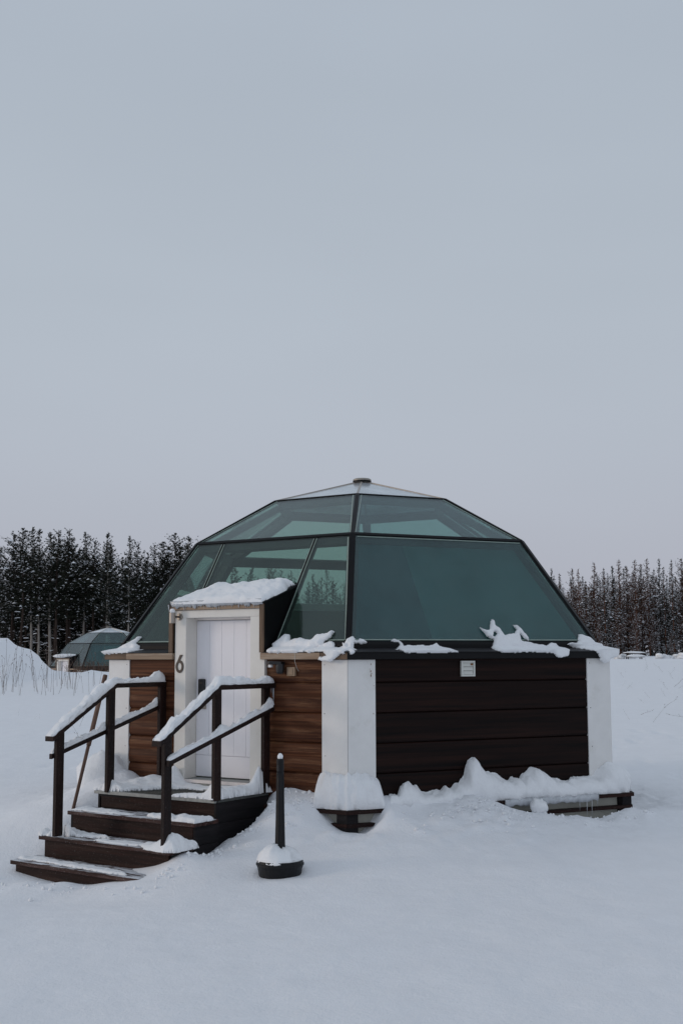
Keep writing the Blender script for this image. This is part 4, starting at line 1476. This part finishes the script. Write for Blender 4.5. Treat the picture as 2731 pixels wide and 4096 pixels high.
zz = ground_h(np.array([p[0] for p in spots]), np.array([p[1] for p in spots]))
for p, z in zip(spots, zz):
    r_ = .006 + .022 * _cr.random() ** 2.5
    mb.add([(p[0] + a * r_ * _cr.uniform(.7, 1.3), p[1] + b * r_ * _cr.uniform(.7, 1.3), z + r_ * .35 + c * r_ * _cr.uniform(.6, 1.1)) for a, b, c in ico], icf)
mk("snow_crumbs", mb, M['snow_fresh'], None, smooth=True, kind="stuff", label="loose snow crumbs scattered along the cabin walls and beside the steps", category="snow")

# ------------------------------------------------------------------ ashtray bollard
bx, by = -.615, -5.13
gz = -2.15
ash = thing("ashtray_bollard", (bx, by, gz), "slim black ashtray bollard with snow-filled round base, right of the steps", "ashtray")
def lathe(name, prof, mat, parent, c=(bx, by), seg=32, smooth=True, bevel=0, sq=1.0):
    mb = MB()
    mb.loft([[(c[0] + r * math.cos(a), c[1] + r * math.sin(a) * sq, z) for a in np.linspace(0, 2 * math.pi, seg + 1)[:-1]] for r, z in prof])
    return mk(name, mb, mat, parent, smooth=smooth, bevel=bevel)
lathe("base_tub", [(.205, -2.26), (.212, -2.20), (.228, -2.10), (.240, -2.068), (.246, -2.066), (.246, -2.052), (.238, -2.045), (.236, -2.02), (.222, -2.02), (.218, -2.08), (.1, -2.09)], M['rough_black'], ash, smooth=False)
lathe("tube", [(.056, -2.1), (.050, -1.95), (.043, -1.6), (.038, -1.25), (.036, -1.135)], M['rough_black'], ash, seg=20)
lathe("tube_head", [(.0365, -1.1345), (.038, -1.13), (.038, -1.055), (.036, -1.05), (.038, -1.047), (.038, -1.02), (.03, -1.005)], M['rough_black'], ash, seg=20, smooth=False)
mb = MB()
vd = np.array([-.45, -.9, 0]); vd /= np.linalg.norm(vd)
sd_ = np.cross(UP, vd)
mb.box(np.array([bx, by, -1.125]) + vd * .034 - sd_ * .012, sd_ * .02, vd * .006, UP * .055)
mk("ash_slot", mb, M['black_plastic'], ash)
for i in range(10):      # ribs on the tube
    a = i * 2 * math.pi / 10
    mb = MB()
    c_, s_ = math.cos(a), math.sin(a)
    mb.tube([(bx + c_ * .052, by + s_ * .052, -2.0), (bx + c_ * .0425, by + s_ * .0425, -1.55), (bx + c_ * .0365, by + s_ * .0365, -1.16)], .0028, 4)
    mk("tube_rib", mb, M['rough_black'], ash)
# snow in the tub
mb = MB()
rings = []
for r, z in [(.238, -2.062), (.241, -2.04), (.236, -2.015), (.222, -1.985), (.195, -1.952), (.155, -1.925), (.115, -1.906), (.07, -1.896), (.03, -1.89)]:
    ring = []
    for a in np.linspace(0, 2 * math.pi, 49)[:-1]:
        rj = r * (1 + .045 * float(fbm(math.cos(a) * 2.5 + 3, math.sin(a) * 2.5 + z * 6, 81, 3)))
        dz = .05 * math.exp(-((a - 3.9) / .5) ** 2) * (1 if r < .21 and r > .05 else .3)
        # the near right rim is bare
        bare = math.exp(-((a - 5.75) / .30) ** 2)
        if r > .19:
            rj *= 1 - .28 * bare
        low = -.035 * bare if r > .19 else 0
        ring.append((bx + rj * math.cos(a), by + rj * math.sin(a), z + dz + (.018 * float(fbm(math.cos(a) * 4, math.sin(a) * 4, 83, 3)) if r < .235 else .012 * float(vn(a * 6, 1, 84))) + (low if r < .235 else 0)))
    rings.append(ring)
mb.loft(rings)
mk("snow_heap", mb, M['snow_fresh'], None, smooth=True, base=(bx, by, -2.06), label="domed snow heap filling the base of the black ashtray bollard", category="snow")
blob("snow_pile", (bx, by, -.985), .027, "tiny snow cap on top of the black ashtray bollard", 85, (1, 1, 1.35), amp=.12)

# snow on the wall lamp
blob("snow_pile", PL(2.545, .125, .605), .036, "little snow cap on the steel lamp left of the door", 86, (1, 1, .9), amp=.1)

# ------------------------------------------------------------------ leaning pole
p0, p1 = np.array([-3.40, -3.02, -1.97]), np.array([-3.16, -2.36, -.19])
pole = thing("leaning_pole", tuple(p0), "long brown wooden broom pole leaning behind the left railing", "pole")
mb = MB()
mid = p0 + (p1 - p0) * .52
mb.tube([p0, p0 + (p1 - p0) * .3, mid], [.020, .021, .022], 10)
mk("shaft", mb, M['pole'], pole, smooth=True)
mb = MB()
mb.tube([mid - (p1 - p0) * .004, p0 + (p1 - p0) * .8, p1], [.030, .030, .030], 10)
mk("grip", mb, M['pole'], pole, smooth=True, bevel=.006)

# ------------------------------------------------------------------ pines
M['needles'] = m_plain("pine_needles", (.020, .024, .016), .8, 0, .15, .5, 1.2, 0)
M['needles_b'] = m_plain("pine_needles_brown", (.115, .060, .040), .8, 0, .15, .5, 1.2, 0)
M['bark'] = m_plain("pine_bark", (.050, .036, .030), .9, 0, .1, .45, 3, 0)
M['bark_red'] = m_plain("pine_bark_reddish", (.19, .095, .065), .9, 0, .1, .4, 3, 0)
M['bark_pale'] = m_plain("birch_bark", (.34, .31, .28), .8, 0, .2, .35, 2.5, 0)
M['tree_snow'] = m_plain("branch_snow", (.80, .82, .86), .8, 0, .1, .05, 3, 0)

def pine_meshes(seed, H, crown0, width, snow, tuftn=1.0, dens=1.0, spire=1.7):
    r = random.Random(seed)
    trunk, crown, sno = MB(), MB(), MB()
    bend = [(r.uniform(-.12, .12), r.uniform(-.12, .12)) for _ in range(5)]
    def axis_pt(z):
        f = z / H * 4
        i = min(int(f), 3)
        t = f - i
        return np.array([bend[i][0] * (1 - t) + bend[i + 1][0] * t, bend[i][1] * (1 - t) + bend[i + 1][1] * t, z])
    zs = np.linspace(0, H, 9)
    trunk.tube([axis_pt(z) for z in zs], [max(.02, .15 * (1 - z / H) ** .8) for z in zs], 7)
    # dead twigs on the bare bole
    for _ in range(16):
        z = r.uniform(.15, crown0 + .05) * H
        a = r.uniform(0, 6.28)
        l_ = r.uniform(.3, 1.1)
        p = axis_pt(z)
        q_ = p + np.array([math.cos(a) * l_, math.sin(a) * l_, r.uniform(-.25, .15)])
        trunk.tube([p, q_], [.018, .006], 3, False)
        if snow > .3 and r.random() < snow:
            m_ = (p + q_) / 2 + np.array([0, 0, .03])
            d_ = (q_ - p) * .3
            sno.add([m_ - d_, m_ + d_, m_ + d_ * .7 + UP * .05, m_ - d_ * .6 + UP * .06], [(0, 1, 2, 3)])
    z = crown0 * H
    V, Fc, VS, FS = [], [], [], []
    def tri(a, b, c, VV, FF):
        o = len(VV)
        VV += [a, b, c]
        FF.append((o, o + 1, o + 2))
    while z < H * .992:
        f = (z / H - crown0) / (1 - crown0)
        prof = width * (.6 + .4 * min(1, f / .25)) * (min(1, (1 - f) * spire) ** 1.0) * (1 + .25 * math.sin(f * 19 + seed)) * r.uniform(.5, 1.3) + .10
        nb = max(3, int(r.uniform(3.6, 6.2) * dens * (1 - .3 * f)))
        for b in range(nb):
            a = r.uniform(0, 6.28)
            L_ = prof * r.uniform(.55, 1.15) * (1 + .30 * math.cos(a - seed - f * 5))
            lift = .05 + .95 * f + r.uniform(-.1, .2)
            p = axis_pt(z + r.uniform(-.12, .12))
            dr_ = np.array([math.cos(a), math.sin(a), 0])
            nt_ = max(2, int((L_ / .21) * tuftn))
            trunk.tube([p, p + dr_ * L_ * .9 + UP * L_ * lift * .7], [.014, .005], 3, False)
            for t in range(nt_):
                s_ = (t + .6 + r.uniform(-.3, .3)) / nt_
                c = p + dr_ * L_ * s_ + UP * (L_ * lift * (.35 * s_ + .5 * s_ * s_) - .03)
                c = c + np.array([r.gauss(0, .07), r.gauss(0, .07), r.gauss(0, .06)]) * (1 - .4 * f)
                k = r.randint(4, 6)
                ts = .25 * r.uniform(.7, 1.25) * (1 - .30 * f)
                for _ in range(k):
                    d_ = dr_ * r.uniform(-.2, 1) + np.array([r.gauss(0, .6), r.gauss(0, .6), r.gauss(.35, .45)])
                    d_ = d_ / (np.linalg.norm(d_) + 1e-6)
                    s2 = np.cross(d_, np.array([r.gauss(0, 1), r.gauss(0, 1), r.gauss(0, 1)]))
                    s2 = s2 / (np.linalg.norm(s2) + 1e-6) * ts * .24
                    tri(c - d_ * ts * .15 - s2, c - d_ * ts * .15 + s2, c + d_ * ts, V, Fc)
                if r.random() < snow * (1.15 - .75 * f) * .55:
                    sz = r.uniform(.04, .12) * (1.0 if r.random() < .92 else r.uniform(1.6, 2.8))
                    cc = c + UP * .05 + dr_ * r.uniform(-.05, .08)
                    o = len(VS)
                    a0 = r.uniform(0, 1.5)
                    for m in range(4):
                        VS.append(cc + np.array([math.cos(a0 + m * 1.57) * sz * r.uniform(.8, 1.5), math.sin(a0 + m * 1.57) * sz * r.uniform(.8, 1.5), r.uniform(-.05, 0)]))
                    VS.append(cc + UP * sz * .75)
                    for m in range(4):
                        FS.append((o + m, o + (m + 1) % 4, o + 4))
        z += r.uniform(.24, .40) * (1 - .35 * f)
    crown.v, crown.f, crown.mi = [tuple(v) for v in V], Fc, [0] * len(Fc)
    o = len(sno.v)
    sno.v += [tuple(v) for v in VS]
    sno.f += [tuple(o + i for i in f_) for f_ in FS]
    sno.mi = [0] * len(sno.f)
    sno.uv = []
    trunk.uv = []
    return trunk, crown, sno

def mesh_of(name, mb, mat):
    me = bpy.data.meshes.new(name)
    me.from_pydata(mb.v, [], mb.f)
    me.materials.append(mat)
    return me
def make_variants(specs):
    out = []
    for sp, needle, bark in specs:
        t, c, s = pine_meshes(*sp)
        out.append((mesh_of("trunk", t, M[bark]), mesh_of("crown", c, M[needle]), mesh_of("branch_snow", s, M['tree_snow']), sp[1], (t, c, s)))
    return out
left_var = make_variants([((101 + i, 16.0, .40 + .04 * (i % 3), 2.4 + .45 * (i % 3), .36, 1.0, 1.1), 'needles', 'bark' if i % 3 else 'bark_pale') for i in range(6)])
low_var = make_variants([((151 + i, 15.5, .06 + .05 * i, 2.5 + .2 * i, .28, 1.0, .95), 'needles', 'bark') for i in range(3)])
right_var = make_variants([((201 + i, 15.0, .02 + .07 * (i % 3), 1.8 + .5 * (i % 3), .85, 1.0, .95, 1.6 + .25 * (i % 3)), 'needles_b' if i % 3 else 'needles', 'bark_red' if i % 2 else 'bark') for i in range(6)])

def place_tree(x, y, z, var, scale, rz, label, group):
    root = thing("pine_tree", (x, y, z), label, "tree", group, rz)
    w_ = random.uniform(.75, 1.4) if var in left_var or var in low_var else random.uniform(.75, 1.15)
    root.scale = (scale * w_, scale * w_, scale)
    for nm, me_ in (("trunk", var[0]), ("crown", var[1]), ("branch_snow", var[2])):
        o = bpy.data.objects.new(nm, me_)
        COL.objects.link(o)
        o.parent = root
        if nm != "trunk":
            o['kind'] = "stuff"
    return root

def dir_x(px, Y):            # world x of an upright plane at depth Y seen at photo column px (0..2731)
    d = fwd + rr * ((px - 1365.5) / 5004.8)
    return CAMP.x + d.x * (Y - CAMP.y) / d.y
def top_z(px, py, Y):
    d = fwd + rr * ((px - 1365.5) / 5004.8) - uu * ((py - 2048) / 5004.8)
    return CAMP.z + d.z * (Y - CAMP.y) / d.y
placed = []
# first row of the left wood: tree tops as they stand against the sky
tops_l = [(5, 2190), (60, 2135), (100, 2112), (137, 2107), (163, 2112), (210, 2128), (235, 2120), (278, 2115), (345, 2126), (382, 2160), (437, 2126), (522, 2142), (553, 2172), (618, 2178), (650, 2165), (700, 2130), (755, 2140), (800, 2160)]
LW = "tall pines of the dark wood on the left"
RW = "snow-flecked pines of the wood on the right"
names_l = "one of the tall dark snow-flecked pines standing in the wood on the left"
names_r = "one of the brownish snow-laden pines in the treeline on the right"
ORD = ["leftmost", "second", "third", "fourth", "fifth", "sixth", "seventh", "eighth", "ninth", "tenth", "eleventh", "twelfth", "thirteenth", "fourteenth", "fifteenth", "sixteenth", "seventeenth", "eighteenth", "nineteenth", "twentieth"]
def ordn(i):
    return "leftmost" if i == 0 else ORD[i] + " from the left"
def tree_at(px, py, Y, varset, lab, grp, zb):
    x = dir_x(px, Y)
    zt = top_z(px, py, Y)
    v = varset[random.randrange(len(varset))]
    place_tree(x, Y, zb, v, (zt - zb) / v[3], random.uniform(0, 6.28), lab, grp)
for i, (px, py) in enumerate(tops_l):
    tree_at(px, py, 112 + random.uniform(-4, 4), left_var, "tall dark pine, %s of the front row of the left wood" % ordn(i), LW, -3.1)
for row in range(7):
    Y = 117 + row * 5.0
    px = -160 + random.uniform(0, 50)
    while px < 860:
        j = np.interp(px, [t[0] for t in tops_l], [t[1] for t in tops_l])
        tree_at(px, j + random.uniform(28, 150) + (60 if -20 < px < 35 else 0), Y + random.uniform(-2, 2), (left_var if row < 3 else low_var), names_l, LW, -3.1)
        px += random.uniform(48, 92)
# behind the cabin, seen through the dome
for row in range(2):
    px = 860
    while px < 2180:
        py = np.interp(px, [860, 1250, 1700, 2180], [2190, 2290, 2315, 2310]) + random.uniform(-15, 50) + row * 12
        tree_at(px, py, 150 + row * 14 + random.uniform(-4, 4), right_var, "one of the pines behind the cabin, seen through the glass dome", "pines behind the cabin", -2.4)
        px += random.uniform(60, 105)
tops_r = [(2200, 2275), (2228, 2295), (2283, 2272), (2305, 2278), (2368, 2252), (2405, 2272), (2440, 2265), (2465, 2243), (2495, 2262), (2532, 2243), (2552, 2255), (2580, 2237), (2625, 2236), (2645, 2268), (2675, 2238), (2718, 2232), (2760, 2240), (2800, 2236)]
for i, (px, py) in enumerate(tops_r):
    tree_at(px, py, 170 + random.uniform(-3, 3), right_var, "brownish snowy pine, %s of the front row of the right treeline" % ordn(i), RW, -.55)
for row in range(5):
    px = 2110 + random.uniform(0, 30)
    while px < 2900:
        j = np.interp(px, [t[0] for t in tops_r], [t[1] for t in tops_r])
        tree_at(px, j + random.uniform(35, 150), 174 + row * 5 + random.uniform(-2, 2), right_var, names_r, RW, -.55)
        px += random.uniform(30, 62)
tree_at(2762, 2215, 128, right_var, "nearer pine whose boughs reach in at the right edge of the picture", RW, -.55)
# young, low and very snowy trees along the right edge of the wood
px = 2180
i = -1
while px < 2850:
    i += 1
    tree_at(px, random.uniform(2420, 2540), 163 + random.uniform(-3, 3), right_var, "low snow-covered young pine, %s along the foot of the right treeline" % ordn(i), "young pines before the right treeline", -.55)
    px += random.uniform(45, 85)

def far_wood(name, varset, n, xr, yr, zb, seed, hscale, label):
    r = np.random.default_rng(seed)
    groups = {0: [], 1: [], 2: []}
    vs, fs, mi = [], [], []
    off = 0
    mats = [varset[0][0].materials[0], varset[0][1].materials[0], M['tree_snow']]
    for i in range(n):
        v = varset[i % len(varset)]
        x, y, a, s = r.uniform(*xr), r.uniform(*yr), r.uniform(0, 6.28), hscale * r.uniform(.85, 1.1)
        ca, sa = math.cos(a) * s, math.sin(a) * s
        for m_, mb in enumerate(v[4]):
            P_ = np.array(mb.v)
            Q = np.stack([P_[:, 0] * ca - P_[:, 1] * sa + x, P_[:, 0] * sa + P_[:, 1] * ca + y, P_[:, 2] * s + zb], 1)
            vs.append(Q)
            sel = mb.f if m_ == 0 else mb.f[::2]
            fs += [tuple(off + i_ for i_ in f_) for f_ in sel]
            mi += [m_] * len(sel)
            off += len(Q)
    me_ = bpy.data.meshes.new(name)
    me_.from_pydata(np.concatenate(vs).tolist(), [], fs)
    for mm in mats:
        me_.materials.append(mm)
    me_.polygons.foreach_set("material_index", mi)
    o = bpy.data.objects.new(name, me_)
    COL.objects.link(o)
    o['kind'] = 'stuff'
    o['label'] = label
    o['category'] = "wood"
far_wood("far_wood", low_var, 64, (-62, -8), (152, 185), -3.1, 5, .93, "dense dark pine wood filling the depth behind the left trees")
far_wood("far_wood", right_var, 44, (24, 70), (196, 208), -.55, 6, .92, "dense brown pine wood filling the depth behind the right trees")

far_wood("far_wood", low_var, 34, (-14, 30), (186, 206), -1.6, 7, .80, "dark pine wood beyond the cabin, between the left and right woods")
# ------------------------------------------------------------------ dry stalks in the snow
M['stalk'] = m_plain("dry_stalk", (.16, .125, .11), .85, 0, .1, .35, 9, 0)
def stalk_mesh(seed, H, lean, twigs, rad0):
    r = random.Random(seed)
    mb = MB()
    pts = [np.zeros(3)]
    d = np.array([lean * math.cos(seed), lean * math.sin(seed) * .4, 1.0])
    for i in range(6):
        d = d + np.array([r.uniform(-.10, .10), r.uniform(-.1, .1), 0])
        pts.append(pts[-1] + d / np.linalg.norm(d) * H / 6)
    mb.tube(pts, [rad0 * (1 - .1 * i) for i in range(7)], 4)
    for _ in range(twigs):
        i = r.randint(2, 5)
        p = pts[i] * .5 + pts[i + 1] * .5
        q_ = p + np.array([r.uniform(-.12, .12), r.uniform(-.08, .08), r.uniform(.06, .2)]) * H
        mb.tube([p, q_], [rad0 * .7, rad0 * .4], 3)
        if r.random() < .6:
            mb.tube([q_ - UP * .012, q_ + UP * .02], [rad0 * 2.2, rad0 * 1.2], 4)
    me_ = bpy.data.meshes.new("dry_stalk")
    mb.uv = []
    me_.from_pydata(mb.v, [], mb.f)
    me_.materials.append(M['stalk'])
    return me_
st_l = [stalk_mesh(i, 1.0, random.choice((.05, .15, -.2, .3)), i % 4, .0052) for i in range(1, 11)]
st_r = [stalk_mesh(i + 40, .6, random.choice((.3, .6, -.5)), i % 3, .0035) for i in range(1, 7)]
def put_stalk(x, y, mesh, s, rz, label, group, tilt=0):
    o = bpy.data.objects.new("dry_stalk", mesh)
    COL.objects.link(o)
    o.location = (x, y, float(ground_h(np.array([x]), np.array([y]))[0]) - .03)
    o.rotation_euler = (tilt, 0, rz)
    o.scale = (s, s, s)
    o['label'] = label
    o['category'] = "dry plant"
    o['group'] = group
LS = "one of the thin dry weed stalks standing before the snow bank on the left"
for i in range(74):
    Y = random.uniform(19.5, 26)
    px = random.choice([random.uniform(-60, 430), random.uniform(20, 320)])
    put_stalk(dir_x(px, Y), Y, st_l[i % 10], random.uniform(.55, 1.3), random.uniform(0, 6.28), LS, "dry weed stalks on the left snowfield", random.uniform(-.12, .12))
for i in range(26):
    Y = random.uniform(8, 60)
    px = random.uniform(2462, 2790)
    put_stalk(dir_x(px, Y), Y, st_r[i % 6], random.uniform(.5, 1.5), random.uniform(0, 6.28), "one of the thin bent stalks poking out of the snow right of the cabin", "dry stalks on the right snowfield", random.choice((-.8, -.5, .3, .6, .9)) + random.uniform(-.2, .2))
for (px, Y, s) in ((180, 12, .18), (160, 12.3, .15), (95, 13, .25), (335, 10, .45), (345, 6.5, .5), (2, 7, .6)):
    put_stalk(dir_x(px, Y), Y, st_l[int(Y) % 10], s, px, "one of the few short stalks on the open snow left of the steps", "short stalks left of the steps", .3)
# brown brush in front of the far cabin
M['brush'] = m_plain("brown_brush", (.13, .085, .065), .9, 0, .1, .35, 9, 0)
for i in range(9):
    mb = MB()
    r = random.Random(900 + i)
    for _ in range(42):
        a, l_ = r.uniform(0, 6.28), r.uniform(.5, 1.0)
        q_ = np.array([math.cos(a) * .45 * l_, math.sin(a) * .45 * l_, l_ * 1.0])
        mb.tube([(0, 0, 0), q_ * .5 + np.array([r.uniform(-.1, .1), 0, 0]), q_], [.010, .008, .004], 3)
        for k_ in range(3):
            w_ = q_ * r.uniform(.5, .95)
            mb.tube([w_, w_ + np.array([r.uniform(-.2, .2), r.uniform(-.2, .2), r.uniform(.05, .2)])], [.006, .003], 3)
    Y = 47 + r.uniform(-3, 4)
    x = dir_x(318 + i * 16 + r.uniform(-6, 6), Y)
    zg = float(ground_h(np.array([x]), np.array([Y]))[0])
    o = mk("bare_shrub", mb, M['brush'], None, base=(0, 0, 0), recalc=False, label="one of the bare brown shrubs in front of the distant cabin", category="shrub", group="bare shrubs before the distant cabin")
    o.location = (x, Y, zg)
    hh = top_z(318, random.uniform(2635, 2672), Y) - zg
    o.scale = (1.3, 1.3, max(.8, hh))

# ------------------------------------------------------------------ picnic table and snowy brush at the right treeline
tx, ty = 19.05, 92.0
tz = float(ground_h(np.array([tx]), np.array([ty]))[0])
pt = thing("picnic_table", (tx, ty, tz), "snow-covered wooden picnic table in front of the right-hand trees", "picnic table")
mb = MB(); mb.box((tx - .85, ty - .35, tz + .72 - .28), (1.7, 0, 0), (0, .7, 0), (0, 0, .05)); mk("table_top", mb, M['wood_riser'], pt)
for dy in (-.72, .5):
    mb = MB(); mb.box((tx - .75, ty + dy, tz + .14), (1.5, 0, 0), (0, .24, 0), (0, 0, .05)); mk("bench_seat", mb, M['wood_riser'], pt)
for dx in (-.6, .55):
    for s_ in (-1, 1):
        mb = MB(); mb.tube([(tx + dx, ty + s_ * .7, tz - .3), (tx + dx, ty + s_ * .2, tz + .44)], .045, 6); mk("leg", mb, M['wood_riser'], pt)
blob("snow_pile", (tx, ty, tz + .53), .9, "snow slab lying on the picnic table at the right treeline", 91, (1.0, .42, .13), amp=.12)
blob("snow_pile", (tx + .02, ty - .6, tz + .24), .8, "snow slab lying on the near bench of the picnic table", 92, (1, .2, .19), amp=.10)
for i, (px, s_) in enumerate(((2455, .5), (2480, .42), (2500, .38), (2462, .35), (2625, .5), (2640, .45), (2715, .55), (2690, .4))):
    Y = 93 + (i % 3) * 2
    x = dir_x(px, Y)
    zg = float(ground_h(np.array([x]), np.array([Y]))[0])
    blob("snow_mound", (x, Y, zg + s_ * .25), s_, "one of the low snow mounds beside the picnic table along the treeline", 95 + i, (1.1, .8, .55), amp=.5, group="low snow mounds along the right treeline")
